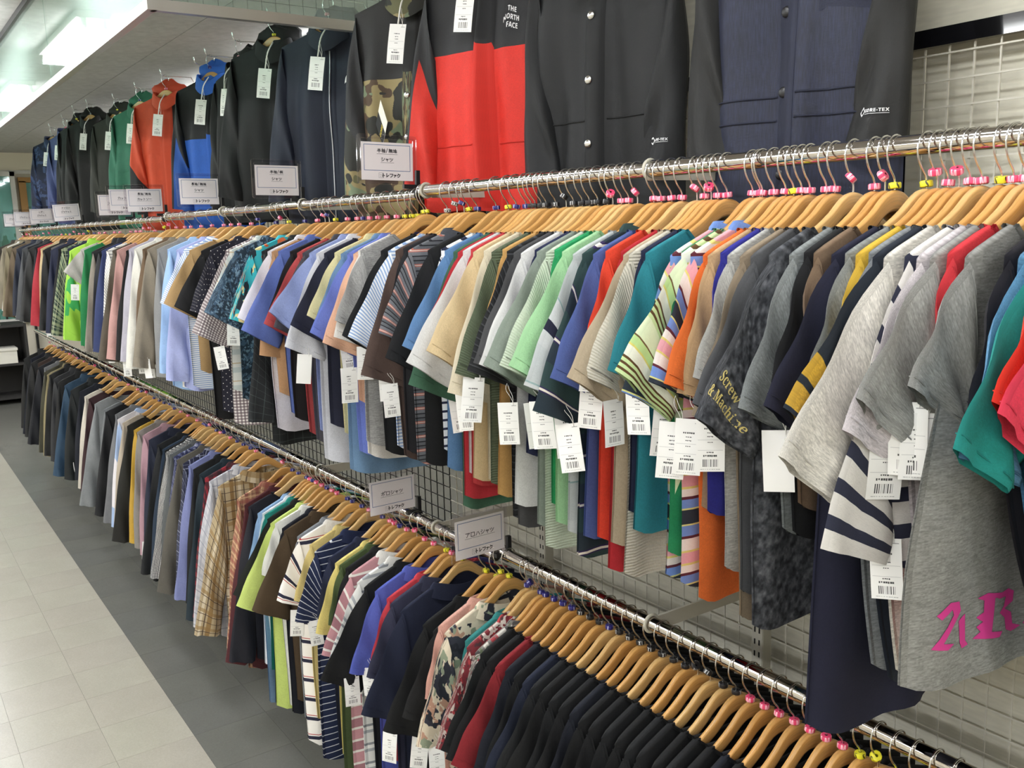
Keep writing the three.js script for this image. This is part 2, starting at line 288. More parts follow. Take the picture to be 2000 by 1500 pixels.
const LOWER = `
-0.640|tee|#141517|black|T-shirt|len=0.68,lo=1
-0.675|tee|#1c2130|dark navy|T-shirt|len=0.63,lo=1
-0.711|tee|#17181b|black|T-shirt|len=0.68,lo=1
-0.746|tee|#141517|black|T-shirt|len=0.62,lo=1
-0.782|tee|#1b1d20|black|T-shirt|len=0.64,lo=1
-0.817|tee|#17181b|black|T-shirt|len=0.68,lo=1
-0.853|tee|#141517|black|T-shirt|len=0.63,lo=1
-0.888|tee|#17181b|black|T-shirt|len=0.66,lo=1
-0.924|tee|#202225|charcoal black|T-shirt|len=0.67,lo=1
-0.959|tee|#1b1d20|black|T-shirt|len=0.68,lo=1
-0.995|tee|#141517|black|T-shirt|len=0.68,lo=1
-1.030|tee|#17181b|black|T-shirt|len=0.69,lo=1
-1.066|tee|#141517|black|T-shirt|len=0.63,lo=1
-1.101|tee|#1c2130|dark navy|T-shirt|len=0.68,lo=1
-1.137|tee|#17181b|black|T-shirt|len=0.64,lo=1
-1.173|tee|#1b1d20|black|T-shirt|len=0.63,lo=1
-1.208|tee|#141517|black|T-shirt|len=0.69,lo=1
-1.244|tee|#17181b|black|T-shirt|len=0.68,lo=1
-1.279|tee|#202225|charcoal black|T-shirt|len=0.68,lo=1
-1.315|tee|#141517|black|T-shirt|len=0.67,lo=1
-1.350|tee|#1b1d20|black|T-shirt|len=0.67,lo=1
-1.386|tee|#17181b|black|T-shirt|len=0.70,lo=1
-1.421|tee|#141517|black|T-shirt|len=0.67,lo=1
-1.457|tee|#1c2130|dark navy|T-shirt|len=0.71,lo=1
-1.492|tee|#17181b|black|T-shirt|len=0.66,lo=1
-1.528|tee|#1b1d20|black|T-shirt|len=0.64,lo=1
-1.563|tee|#141517|black|T-shirt|len=0.64,lo=1
-1.599|tee|#202225|charcoal black|T-shirt|len=0.70,lo=1
-1.634|tee|#1b2236|dark navy|T-shirt|len=0.63,emb=1,lo=1
-1.670|tee|#141517|black|T-shirt|len=0.65,lo=1
-1.705|tee|#1c2130|dark navy|T-shirt|len=0.67,lo=1
-1.741|tee|#8a2028|burgundy|T-shirt|len=0.65,lo=1
-1.776|tee|#17181b|black|T-shirt|len=0.66,lo=1
-1.812|tee|#141517|black|T-shirt|len=0.68,lo=1
-1.833|shirt|p:greyFloral|grey floral|shirt|len=.78,sl=.26,sa=22
-1.871|shirt|p:redFloral|red floral|shirt|len=.78,sl=.26
-1.893|shirt|#2f7f7c|teal|shirt|len=.5,rec=1
-1.978|shirt|p:inkFloral|cream ink-print|shirt|len=.82,sl=.30,sa=20
-2.018|shirt|#d9a596|pale pink|shirt|len=.7,rec=1
-2.038|polo|#1c1d1f|black|polo|len=.74,sl=0.237,sa=27
-2.093|polo|#17181a|black|polo|len=.8,sl=0.297,sa=28
-2.219|polo|#1a2038|navy|polo|len=.82,sl=.3
-2.280|polo|#33344a|slate navy|polo|len=.68,sl=0.215,sa=25
-2.310|polo|#c33a45|red white-edged|polo|len=.5,rec=1
-2.387|polo|#5562b8|violet blue|polo|len=.84,tag=1,sl=0.249,sa=24
-2.442|polo|#121314|black|polo|len=.84,sl=0.296,sa=33
-2.493|polo|s:whiteGrey|white grey-striped|polo|len=.66
-2.559|polo|s:pinkWhite|pink white-striped|polo|len=.7,tag=1,sl=0.257,sa=25
-2.607|polo|#1b1c20|black|polo|len=.7,rec=1
-2.645|polo|#4a5a34|olive green|polo|len=.86,rec=1
-2.675|polo|#e0cf7c|pale yellow|polo|len=.66,sl=.28,rec=1
-2.730|polo|#1d2440|dark navy|polo|len=.66,rec=1
-2.831|polo|s:navyThin|navy striped|polo|len=.74,sl=0.239,sa=22
-2.888|polo|#d8c27c|straw yellow|polo|len=.62,rec=1
-2.965|polo|s:whiteBold|white bold-striped|polo|len=.74,tag=1,sl=0.218,sa=25
-3.007|polo|#85898e|mid grey|polo|len=.66,rec=1
-3.098|polo|#4a3a26|brown|polo|len=.64,sl=.3
-3.142|polo|#1f2230|dark navy|polo|len=.7,rec=1
-3.189|polo|#e3e3dc|white|polo|len=.7,rec=1
-3.236|polo|#c8da78|lime|polo|len=.72,sl=.32
-3.288|polo|#20231e|black|polo|len=.72,sl=.3
-3.322|polo|#1f8a7c|teal|polo|len=.6,rec=1
-3.352|polo|#dfe2e6|white|polo|len=.6,tag=1,rec=1
-3.382|polo|#8fb0d4|light blue|polo|len=.76,sl=0.285,sa=15
-3.466|sweat|#23232e|dark navy|sweater|len=.62
-3.530|long|#4f1f24|burgundy|shirt|len=.68
-3.621|long|p:redTan|red tan plaid|shirt|len=.72
-3.842|long|p:brownPlaid|brown plaid|shirt|len=.68
-3.957|long|p:greyPlaid|pale grey plaid|shirt|len=.70,tag=1
-4.028|long|p:redCheck|red check|shirt|len=.68
-4.122|long|#1a2a33|dark teal|shirt|len=.68
-4.208|long|#141416|black|shirt|len=.5
-4.305|long|#7b82b0|periwinkle|shirt|len=.64
-4.378|long|p:navyCheck|navy check|shirt|len=.68
-4.452|long|#5a564e|brown grey|shirt|len=.64
-4.517|long|p:navyPattern|navy patterned|shirt|len=.66
-4.599|long|#5c5f60|dark grey|shirt|len=.68
-4.669|long|p:hound|houndstooth|shirt|len=.68
-4.699|long|#151518|black|shirt|len=.62
-4.729|long|#1f2f42|dark teal navy|shirt|len=.56
-4.836|long|#1b1d20|black|shirt|len=.7
-5.004|long|#23283a|navy|shirt|len=.68
-5.142|long|#b28d97|dusty pink|shirt|len=.68
-5.267|long|#8b8680|warm grey|shirt|len=.68
-5.325|sweat|#c09a3a|mustard|sweater|len=.6
-5.486|sweat|#2c2b26|dark olive|sweater|len=.64
-5.587|sweat|#b7aa98|oatmeal|sweater|len=.62
-5.704|long|p:blueWhiteBlock|pale blue|shirt|len=.66
-5.857|long|#77787a|grey|shirt|len=0.60,fill=1
-6.010|sweat|#1d1d21|black|sweater|len=.68
-6.103|sweat|#777a7c|mid grey|sweater|len=.64
-6.351|sweat|#85888a|grey|sweater|len=.66
-6.584|sweat|#3a2226|dark plum|sweater|len=.64
-6.707|sweat|#d4ccbe|cream|sweater|len=.64
-6.915|long|#1d2130|dark navy|shirt|len=0.57,fill=1
-7.122|jkt|#1a2428|dark green navy|jacket|len=.66
-7.370|jkt|#26435c|dark blue|jacket|len=.66
-7.605|jkt|#17181a|black|jacket|len=.66
-7.815|jkt|#3a3b3f|charcoal|jacket|len=.64
-8.035|jkt|#17171a|black|jacket|len=.66
-8.098|jkt|#8d825e|khaki|jacket|len=.6
-8.257|jkt|#4c4a34|olive|jacket|len=.66
-8.424|long|#77787a|grey|shirt|len=0.57,fill=1
-8.591|jkt|#191d2c|dark navy|jacket|len=.68
-8.777|long|#41322c|dark brown|shirt|len=0.57,fill=1
-8.963|jkt|#191a1c|black|jacket|len=.68
-9.164|long|#1d2130|dark navy|shirt|len=0.62,fill=1
-9.365|jkt|#141516|black|jacket|len=.66`;

// ---------------------------------------------------------------- the room
const WALL_X = 1.81, MESH_X = 1.77, RAIL_X = 1.35, WALL_END = -2.96;
const wallMap = texture(256, 256, (u, v) => { const n = vnoise(u * 10, v * 120, 10, 120, 201) * 0.6 + vnoise(u * 30, v * 128, 30, 128, 202) * 0.4; const k = 0.95 + 0.09 * (n - 0.5); return [214 * k, 210 * k, 192 * k]; }, 1 / 0.5, 1 / 0.5);
const wallMat = new THREE.MeshStandardMaterial({ map: wallMap, roughness: 0.7 });
const paintMat = new THREE.MeshStandardMaterial({ color: 0xd9d2bf, roughness: 0.85 });
const ceilMap = texture(256, 256, (u, v) => grey(196 + 26 * (fbm(u, v, 16, 211, 4) - 0.5) + 12 * (hash(Math.floor(u * 256), Math.floor(v * 256), 212) - 0.5)), 1 / 0.6, 1 / 0.6);
const ceilMat = new THREE.MeshStandardMaterial({ map: ceilMap, color: 0xf2efea, roughness: 0.9 });
function tileMat(r, g, b, s) {
  const map = texture(256, 256, (u, v) => { let k = 1 + 0.07 * (fbm(u, v, 5, s, 5) - 0.5) + 0.05 * (hash(Math.floor(u * 256), Math.floor(v * 256), s) - 0.5); return [r * k, g * k, b * k]; }, 1 / 0.9, 1 / 0.9);
  return new THREE.MeshPhysicalMaterial({ map, roughness: 0.24, specularIntensity: 0.8 });
}
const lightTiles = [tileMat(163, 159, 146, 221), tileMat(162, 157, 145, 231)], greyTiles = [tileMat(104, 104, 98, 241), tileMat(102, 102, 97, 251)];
{
  const floor = structGroup('floor');
  const base = mesh('floor_base', box(12, 0.1, 20, 1.2, -0.0516, -6), new THREE.MeshStandardMaterial({ color: 0x77736a, roughness: 0.8 }), floor);
  const T = 0.3048, X0 = 0.9 - 5 * T, X1 = 0.9 + 3 * T, Z0 = -2.45, NZ = 21, Z1 = Z0 - NZ * T;
  const variants = [0, 1, 2, 3].map((k) => { const g = box(T - 0.0012, 0.012, T - 0.0012); const uv = g.attributes.uv; for (let i = 0; i < uv.count; i++) uv.setXY(i, uv.getX(i) * T + k * 0.37, uv.getY(i) * T + k * 0.21); return g; });
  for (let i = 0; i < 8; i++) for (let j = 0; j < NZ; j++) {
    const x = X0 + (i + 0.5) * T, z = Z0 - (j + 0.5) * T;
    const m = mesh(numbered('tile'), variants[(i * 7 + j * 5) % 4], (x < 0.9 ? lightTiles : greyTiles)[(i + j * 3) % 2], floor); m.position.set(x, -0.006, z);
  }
  const sheet = (xa, xb, za, zb) => { const mat = (xa + xb) / 2 < 0.9 ? lightTiles[0] : greyTiles[0]; const g = box(xb - xa, 0.012, za - zb, (xa + xb) / 2, -0.006, (za + zb) / 2); const p = g.attributes.position, uv = g.attributes.uv; for (let k = 0; k < p.count; k++) uv.setXY(k, p.getX(k), p.getZ(k)); mesh(numbered('floor_sheet'), g, mat, floor); };
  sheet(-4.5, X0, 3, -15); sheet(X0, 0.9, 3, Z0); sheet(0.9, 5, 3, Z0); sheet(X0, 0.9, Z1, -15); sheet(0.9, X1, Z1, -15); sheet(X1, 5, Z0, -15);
}
{
  const c = structGroup('ceiling');
  mesh('ceiling_slab', box(9.8, 0.1, 18.4, 0.3, CEIL + 0.062, -6), new THREE.MeshStandardMaterial({ color: 0x6f6c68, roughness: 0.9 }), c);
  const W = 0.91, L = 1.82, g = box(W - 0.005, 0.012, L - 0.005); const p = g.attributes.position, uv = g.attributes.uv; for (let k = 0; k < p.count; k++) uv.setXY(k, p.getX(k), p.getZ(k));
  for (let i = 0; i < 11; i++) for (let j = 0; j < 10; j++) { const m = mesh(numbered('ceiling_panel'), g, ceilMat, c); m.position.set(-4.6 + (i + 0.5) * W, CEIL + 0.006, 3.1 - (j + 0.5) * L); }
}
struct('wall_left', box(0.12, 3.3, 18.4, -4.56, 1.6, -6), paintMat);
struct('wall_back', box(9.8, 3.3, 0.12, 0.3, 1.6, 3.06), paintMat);
{
  const g = box(0.1, 3.3, 3.0 - WALL_END, WALL_X + 0.05, 1.6, (3.0 + WALL_END) / 2); const p = g.attributes.position, uv = g.attributes.uv; for (let k = 0; k < p.count; k++) uv.setXY(k, p.getZ(k), p.getY(k));
  struct('wall_right', g, wallMat);
}
struct('wall_partition', box(3.2, 3.3, 0.1, 3.46, 1.6, WALL_END + 0.05), paintMat);
struct('wall_side', box(0.12, 3.3, 12.2, 5.06, 1.6, -9), paintMat);
struct('trim_1', box(0.02, 0.034, 3.0 - WALL_END, MESH_X - 0.002, EYE + 0.336, (3.0 + WALL_END) / 2), M.gloss);
// far end wall with its windows
struct('wall_far', box(9.8, 3.3, 0.12, 0.3, 1.6, -15.06), new THREE.MeshStandardMaterial({ color: 0xf0e8d4, roughness: 0.85 }));
{
  const print1 = texture(128, 256, (u, v) => { const n = fbm(u, v, 6, 301, 4), h = v; const c = h > 0.55 ? [176, 214, 212] : [150, 190, 178]; const k = 0.86 + 0.3 * n; return n > 0.6 && h < 0.6 ? [120, 160, 140] : [c[0] * k, c[1] * k, c[2] * k]; }, 1, 1);
  const pic = new THREE.MeshStandardMaterial({ map: print1, roughness: 0.5 });
  const wood = new THREE.MeshStandardMaterial({ color: 0xa9814c, roughness: 0.6 });
  const pane = new THREE.MeshPhysicalMaterial({ color: 0xe6f4f2, transmission: 1, thickness: 0, roughness: 0.03 });
  const w1 = structGroup('window_1'); w1.position.set(1.45, 0, -14.95);
  mesh('window_frame', mergeGeometries([box(0.06, 2.1, 0.08, 0.45, EYE - 0.12, 0.02), box(0.06, 2.1, 0.08, -0.45, EYE - 0.12, 0.02), box(0.96, 0.06, 0.08, 0, EYE + 0.9, 0.02), box(0.96, 0.06, 0.08, 0, EYE - 1.16, 0.02)]), M.whitePaint, w1);
  mesh('window_mullion', box(0.025, 2.0, 0.04, 0.18, EYE - 0.13, 0.03), M.blackPlastic, w1);
  mesh('poster', box(0.84, 2.0, 0.01, 0, EYE - 0.13, -0.02), pic, w1);
  mesh('pane', box(0.84, 2.0, 0.006, 0, EYE - 0.13, 0.03), pane, w1);
  const w2 = structGroup('window_2'); w2.position.set(2.2, 0, -14.95);
  mesh('window_frame', mergeGeometries([box(0.09, 1.5, 0.08, -0.18, EYE + 0.05, 0.02), box(0.9, 0.07, 0.08, 0.22, EYE + 0.82, 0.02), box(0.05, 1.5, 0.08, 0.65, EYE + 0.05, 0.02)]), wood, w2);
  mesh('poster', box(0.76, 1.46, 0.01, 0.25, EYE + 0.05, -0.01), pic, w2);
  mesh('pane', box(0.76, 1.46, 0.006, 0.25, EYE + 0.05, 0.03), pane, w2);
  struct('trim_2', box(3.2, 0.05, 0.03, 2.2, EYE + 0.93, -14.98), M.whitePaint);
  struct('door_1', box(0.03, 2.3, 0.07, 1.99, EYE - 0.8, -14.95), M.blackPlastic);
}
// ceiling lights: each a housing, two tubes and the light they give
LIGHT_ROWS.forEach(([x, za, zb, step], row) => {
  const tubeGeo = new THREE.CylinderGeometry(0.016, 0.016, 1.18, 10); tubeGeo.rotateX(Math.PI / 2);
  const body = mergeGeometries([box(0.17, 0.035, 1.26, 0, CEIL - 0.0185, 0), box(0.03, 0.05, 0.03, -0.05, CEIL - 0.06, 0.61), box(0.03, 0.05, 0.03, 0.05, CEIL - 0.06, 0.61), box(0.03, 0.05, 0.03, -0.05, CEIL - 0.06, -0.61), box(0.03, 0.05, 0.03, 0.05, CEIL - 0.06, -0.61)]);
  let k = 0;
  for (let z = za; z >= zb; z -= step, k++) {
    const where = ['over the aisle beside the racks', 'over the middle of the aisle', 'over the far side of the aisle', 'beyond the wire mesh partition'][row];
    const t = thing('ceiling_light', `white twin-tube fluorescent ceiling light ${where}`, 'ceiling light', [x, 0, z], 'twin-tube lights ' + where);
    mesh('housing', body, M.whitePaint, t);
    for (const dx of [-0.05, 0.05]) { const b = mesh('fluorescent_tube', tubeGeo, M.tube, t); b.position.set(dx, CEIL - 0.075, 0); }
    const l = new THREE.RectAreaLight(TUBE_COLOR, TUBE_LIGHT, 0.14, 1.18); l.position.set(0, CEIL - 0.096, 0); l.rotation.x = -Math.PI / 2; t.add(l);
  }
});
// smoke barrier: wired glass hung from the ceiling in an L, alu edge below
{
  const glassMat = new THREE.MeshPhysicalMaterial({ color: 0xdcefe6, transmission: 0.7, thickness: 0, roughness: 0.03, ior: 1.6 }), clearGlass = new THREE.MeshPhysicalMaterial({ color: 0xe4efe9, transmission: 0.85, thickness: 0, roughness: 0.03, ior: 1.55 });
  const X = 0.86, Z = -3.2, Y = 2.775, H = CEIL - Y;
  const b = thing('smoke_barrier', 'hanging wired-glass smoke barrier with a slim aluminium bottom edge', 'glass barrier', [0, 0, 0]);
  for (let k = 0; k < 6; k++) mesh(numbered('glass_pane'), box(0.008, H - 0.012, 1.79, X, Y + H / 2 + 0.004, Z - 0.02 - 0.9 - k * 1.8), glassMat, b);
  mesh(numbered('glass_pane'), box(0.88, H - 0.012, 0.008, X + 0.46, Y + H / 2 + 0.004, Z), clearGlass, b);
  mesh('edge_trim', mergeGeometries([box(0.03, 0.035, 10.9, X, Y, Z - 5.43), box(0.93, 0.035, 0.03, X + 0.465, Y, Z)]), M.alu, b);
  mesh('top_rail', box(0.04, 0.03, 10.9, X, CEIL - 0.016, Z - 5.43), M.blackPlastic, b);
  const wires = []; for (let i = 1; i < 18; i++) wires.push(box(0.0012, H - 0.02, 0.001, X + 0.02 + i * 0.05, Y + H / 2, Z)); for (let j = 1; j < 10; j++) wires.push(box(0.88, 0.0012, 0.001, X + 0.46, Y + j * 0.05, Z));
  mesh('embedded_wire', mergeGeometries(wires), M.blackWire, b);
}
// wire mesh panels behind the rails
function meshPanel(z0, w, y0, y1, mat, label, group, r = 0.0016) {
  const t = thing('wire_mesh_panel', label, 'wire mesh', [MESH_X, y0, z0], group), gs = [], h = y1 - y0;
  for (let z = 0; z < w - 0.01; z += 0.05) gs.push(box(2 * r, h, 2 * r, 0, h / 2, -z - 0.002));
  mesh('upright_wires', mergeGeometries(gs), mat, t); const hs = [];
  for (let y = 0; y < h; y += 0.05) hs.push(box(2 * r, 2 * r, w - 0.004, -2 * r, y + 0.004, -w / 2));
  mesh('cross_wires', mergeGeometries(hs), mat, t); return t;
}
['cream wire mesh panel on the wall outside the right edge, nearest the camera', 'cream wire mesh panel on the wall beside the denim jacket', 'cream wire mesh panel on the wall behind the plain black jacket', 'cream wire mesh panel on the wall behind the red jacket'].forEach((l, k) => meshPanel(0.62 - k * 0.9, 0.895, 0.15, EYE + 0.318, M.creamWire, l, 'cream mesh panels on the wall'));
['dark navy zip jacket', 'black hooded jacket', 'bright blue jacket', 'orange-red jacket', 'green jacket', 'dark olive jacket', 'black hooded coat', 'indigo denim jacket'].forEach((j, k) => meshPanel(-2.98 - k * 0.9, 0.895, 0.15, EYE + 0.40, M.blackWire, `black wire mesh panel standing behind the ${j}`, 'black mesh panels behind the far rails'));
// slotted posts
for (let k = 1; k < 4; k++) {
  const z = 0.36 - k * 0.9;
  const t = thing('slotted_post', k === 2 ? 'cream slotted upright post on the wall below the acid-washed T-shirt' : k === 1 ? 'cream slotted upright post on the wall near the right edge' : 'cream slotted upright post on the wall behind the red jacket', 'post', [MESH_X - 0.022, 0, z], 'slotted posts');
  mesh('channel', mergeGeometries([box(0.006, 2.35, 0.032, -0.014, 1.2, 0), box(0.03, 2.35, 0.003, 0, 1.2, 0.0165), box(0.03, 2.35, 0.003, 0, 1.2, -0.0165)]), M.cream, t);
  const s = []; for (let y = 0.2; y < 2.3; y += 0.032) for (const dz of [-0.007, 0.007]) s.push(box(0.001, 0.014, 0.004, -0.0174, y, dz));
  mesh('slots', mergeGeometries(s), M.blackPlastic, t);
}
// rails and their arms
const UP_Y = (z) => z > -2.37 ? EYE + 0.104 : z > -5.1 ? EYE + 0.094 : EYE + 0.082;
const LOW_Y = (z) => z > -2.02 ? EYE - 0.885 : EYE - 0.905;
function rail(za, zb, y, mat, label, group) {
  const t = thing('clothes_rail', label, 'clothes rail', [RAIL_X, y, za], group);
  const g = new THREE.CylinderGeometry(0.016, 0.016, za - zb, 20); g.rotateX(Math.PI / 2); g.translate(0, 0, -(za - zb) / 2); mesh('tube', g, mat, t);
  for (const e of [0, -(za - zb)]) { const c = new THREE.SphereGeometry(0.0165, 16, 8); c.scale(1, 1, 0.4); c.translate(0, 0, e); mesh('end_cap', c, M.blackPlastic, t); }
}
rail(0.5, -2.365, UP_Y(0), M.rail, 'shiny chrome rail carrying the bright T-shirts in front of the wall', 'upper rails');
rail(-2.385, -5.09, UP_Y(-3), M.rail, 'chrome rail carrying the short-sleeved and blue shirts, upper middle', 'upper rails');
rail(-5.11, -10.45, UP_Y(-6), M.rail, 'chrome rail carrying jackets and sweaters at the far left end', 'upper rails');
rail(0.5, -2.0, LOW_Y(0), M.rail, 'chrome lower rail carrying the black T-shirts', 'lower rails');
rail(-2.04, -5.09, LOW_Y(-3), M.rail, 'chrome lower rail carrying the polo shirts and plaid shirts', 'lower rails');
rail(-5.11, -10.2, LOW_Y(-6), M.rail, 'chrome lower rail carrying dark jackets at the far left', 'lower rails');
for (const [z, up, at] of [[-0.54, 1, 'holding the chrome rail at the right edge'], [-1.42, 1, 'holding the chrome rail below the plain black jacket'], [-2.34, 1, 'holding the chrome rail beside the sign before the camouflage jacket'], [-3.24, 1, 'holding the chrome rail below the black hooded jacket'], [-4.14, 1, 'holding the chrome rail below the blue jacket'], [-5.04, 1, 'holding the chrome rail below the orange jacket'], [-0.54, 0, 'holding the lower rail at the right edge'], [-1.42, 0, 'reaching to the lower rail below the orange T-shirt'], [-2.36, 0, 'holding the lower rail beside the polo shirt sign'], [-3.24, 0, 'holding the lower rail behind the white bold-striped polo']]) {
  const y = (up ? UP_Y : LOW_Y)(z);
  const t = thing('rail_bracket', 'cream bracket arm ' + at, 'bracket', [RAIL_X, y, z], 'rail brackets');
  mesh('arm', box(0.38, 0.034, 0.006, 0.205, -0.004, 0), M.cream, t);
  const c = new THREE.TorusGeometry(0.0195, 0.0038, 8, 20); mesh('clamp_ring', c, M.cream, t);
}

// ---------------------------------------------------------------- hangers
const ARM = [[0, -0.066], [0.018, -0.069], [0.035, -0.079], [0.06, -0.099], [0.1, -0.122], [0.15, -0.142], [0.19, -0.157], [0.222, -0.172], [0.34, -0.26]];
function armY(u) { u = Math.abs(u); let k = 0; while (k < ARM.length - 2 && u > ARM[k + 1][0]) k++; const [a, ya] = ARM[k], [b, yb] = ARM[k + 1], t = (u - a) / (b - a); const m0 = k ? (yb - ARM[k - 1][1]) / (b - ARM[k - 1][0]) : -0.1, m1 = k < ARM.length - 2 ? (ARM[k + 2][1] - ya) / (ARM[k + 2][0] - a) : (yb - ya) / (b - a), d = b - a, t2 = t * t, t3 = t2 * t; return (2 * t3 - 3 * t2 + 1) * ya + (t3 - 2 * t2 + t) * m0 * d + (-2 * t3 + 3 * t2) * yb + (t3 - t2) * m1 * d; }
const HAND = 0.19;                                 // half the width of a hanger
const woodGeo = (() => {
  const sec = []; for (let k = 0; k <= 12; k++) { const a = k / 12 * Math.PI * 2, c = Math.cos(a), s = Math.sin(a), q = (v, p) => Math.sign(v) * Math.abs(v) ** p; sec.push([q(s, 0.55), q(c, 0.55)]); }
  const f = (i, j) => { const x = lerp(-HAND, HAND, j), u = Math.abs(x) / HAND, hh = lerp(0.034, 0.023, sm(u)) * (u > 0.97 ? 0.7 : 1), tt = lerp(0.0066, 0.0048, u) * (u > 0.98 ? 0.6 : 1), yT = armY(x), [a, b] = sec[Math.round(i * 12)]; return [x, yT - hh / 2 + b * hh / 2, 0.010 * (x / 0.214) ** 2 + a * tt, x * 1.0, (b + a) * 0.02]; };
  const ends = [-1, 1].map((e) => { const s = new THREE.CircleGeometry(1, 12); s.scale(0.0035, 0.008, 1); s.rotateY(e * Math.PI / 2); s.translate(e * HAND, armY(HAND) - 0.0115, 0.010 * (HAND / 0.214) ** 2); return s; });
  return mergeGeometries([grid(12, 40, f), ...ends]);
})();
const hookGeo = tube([[0, -0.072, 0], [0, -0.056, 0], [-0.003, -0.047, 0], [-0.014, -0.034, 0], [-0.022, -0.019, 0], [-0.0235, -0.004, 0], [-0.0165, 0.012, 0], [0, 0.0182, 0], [0.0165, 0.012, 0], [0.0225, -0.002, 0], [0.0205, -0.014, 0]], 0.0017, 30, 6);
const woodMap = texture(256, 64, (u, v) => { const n = vnoise(u * 6, v * 40, 6, 40, 401) * 0.6 + vnoise(u * 16, v * 64, 16, 64, 402) * 0.4, k = 0.92 + 0.18 * (n - 0.5); return [233 * k, 190 * k, 124 * k]; }, 1 / 0.3, 1 / 0.05);
const woods = [0xffffff, 0xf4e6d2, 0xffefd8, 0xf0dcc0].map((c) => new THREE.MeshPhysicalMaterial({ map: woodMap, color: c, roughness: 0.38, clearcoat: 0.6, clearcoatRoughness: 0.28 }));
function markerMat(bg, fg, text) {
  const c = document.createElement('canvas'); c.width = 128; c.height = 32; const x = c.getContext('2d'); x.fillStyle = bg; x.fillRect(0, 0, 128, 32); x.fillStyle = fg; x.font = 'bold 26px sans-serif'; x.textAlign = 'center'; x.textBaseline = 'middle';
  const k = text.length > 1 ? 2 : 4; for (let i = 0; i < k; i++) x.fillText(text, 128 * (i + 0.5) / k, 17);
  const t = new THREE.CanvasTexture(c); t.colorSpace = THREE.SRGBColorSpace; t.wrapS = THREE.RepeatWrapping; return new THREE.MeshStandardMaterial({ map: t, roughness: 0.35 });
}
const MARK = { pink: markerMat('#e0456e', '#f6c4d0', 'M'), yellow: markerMat('#dcd42e', '#2a2a1c', 'S'), navy: markerMat('#28246e', '#c8c8e0', 'L'), black: markerMat('#1c1b1e', '#b8b8b8', 'XL'), white: markerMat('#e6e4de', '#2a2a2a', 'FREE') };
const markGeo = new THREE.LatheGeometry([[0.0026, -0.005], [0.0085, -0.005], [0.0098, -0.0035], [0.0098, 0.0035], [0.0085, 0.005], [0.0026, 0.005]].map(([a, b]) => new THREE.Vector2(a, b)), 14);
const hangers = [];
function hanger(z, y, yaw, label, mark, group, x = RAIL_X, arms = true) {
  const t = thing('wooden_hanger', label, 'hanger', [x, y, z], group); t.rotation.y = yaw;
  mesh('wooden_arms', woodGeo, woods[Math.floor(rnd() * 4)], t); mesh('hook', hookGeo, M.chrome, t);
  if (mark) { const m = mesh('size_ring', markGeo, MARK[mark], t); const up = rnd() < 0.2; m.position.set(up ? -0.007 : 0, up ? -0.043 : -0.0595, 0); m.rotation.set(up ? 0.5 : rr(-0.1, 0.1), rr(0, 6), up ? 0.5 : rr(-0.15, 0.15)); }
  return t;
}
// ---------------------------------------------------------------- garments (local: x along the hanger, aisle side negative; y up from the rail; z towards the viewer)
function cut(o) {                                   // measurements of one garment
  const p = { sh: 0.217, hem: 0.225, len: 0.64, th: 0.0105, neck: 0.088, drop: 0.05, fold: 0.006, ph: 1.3, ph2: 4.1, k1: 6, k2: 11, nS: 20, nT: 12, lift: 0.004, lean: 0, ...o };
  p.yHem = -0.105 - p.len; return p;
}
function bodyPoint(p, side, s, t) {
  const u0 = s * p.sh, a = Math.abs(u0); let yT = armY(u0) + p.lift;
  if (a < p.neck) { const q = 1 - (u0 / p.neck) ** 2; yT = armY(p.neck) + p.lift - (side > 0 ? p.drop : p.drop * 0.2) * q; }
  const W = lerp(p.sh, p.hem, sm(t * 1.3)), x = s * W + p.lean * t * t;
  const y = lerp(yT, p.yHem + 0.006 * Math.sin(s * 4 + p.ph) + 0.022 * s ** 8 + 0.012 * (1 - s * s) * (p.curve ?? 0), t);
  const T = lerp(0.0085, p.th, sm(t * 2.5)) * Math.sqrt(Math.max(0, 1 - Math.abs(s) ** lerp(16, 4, sm(t * 4))));
  const A = p.fold * Math.min(1, t * 1.8);
  const w = side * T + A * (Math.sin(s * p.k1 + p.ph + t * 0.8) + 0.45 * Math.sin(s * p.k2 + p.ph2 - t * 1.7) + 0.35 * Math.sin(t * 7 + s * 3 + p.ph2)) + side * A * 0.3 * Math.sin(s * p.k2 * 1.3 + p.ph) + 0.010 * (a / 0.214) ** 2 * (1 - sm(t * 2)) + (p.belly ?? 0) * side * sm(t * 2) * (1 - s * s);
  return [x, y, w, x + (side > 0 ? 0 : 0.71), y];
}
function tAtY(p, side, s, y) { const a = bodyPoint(p, side, s, 0)[1], b = bodyPoint(p, side, s, 1)[1]; return clamp((a - y) / (a - b)); }   // where a level line crosses the cloth
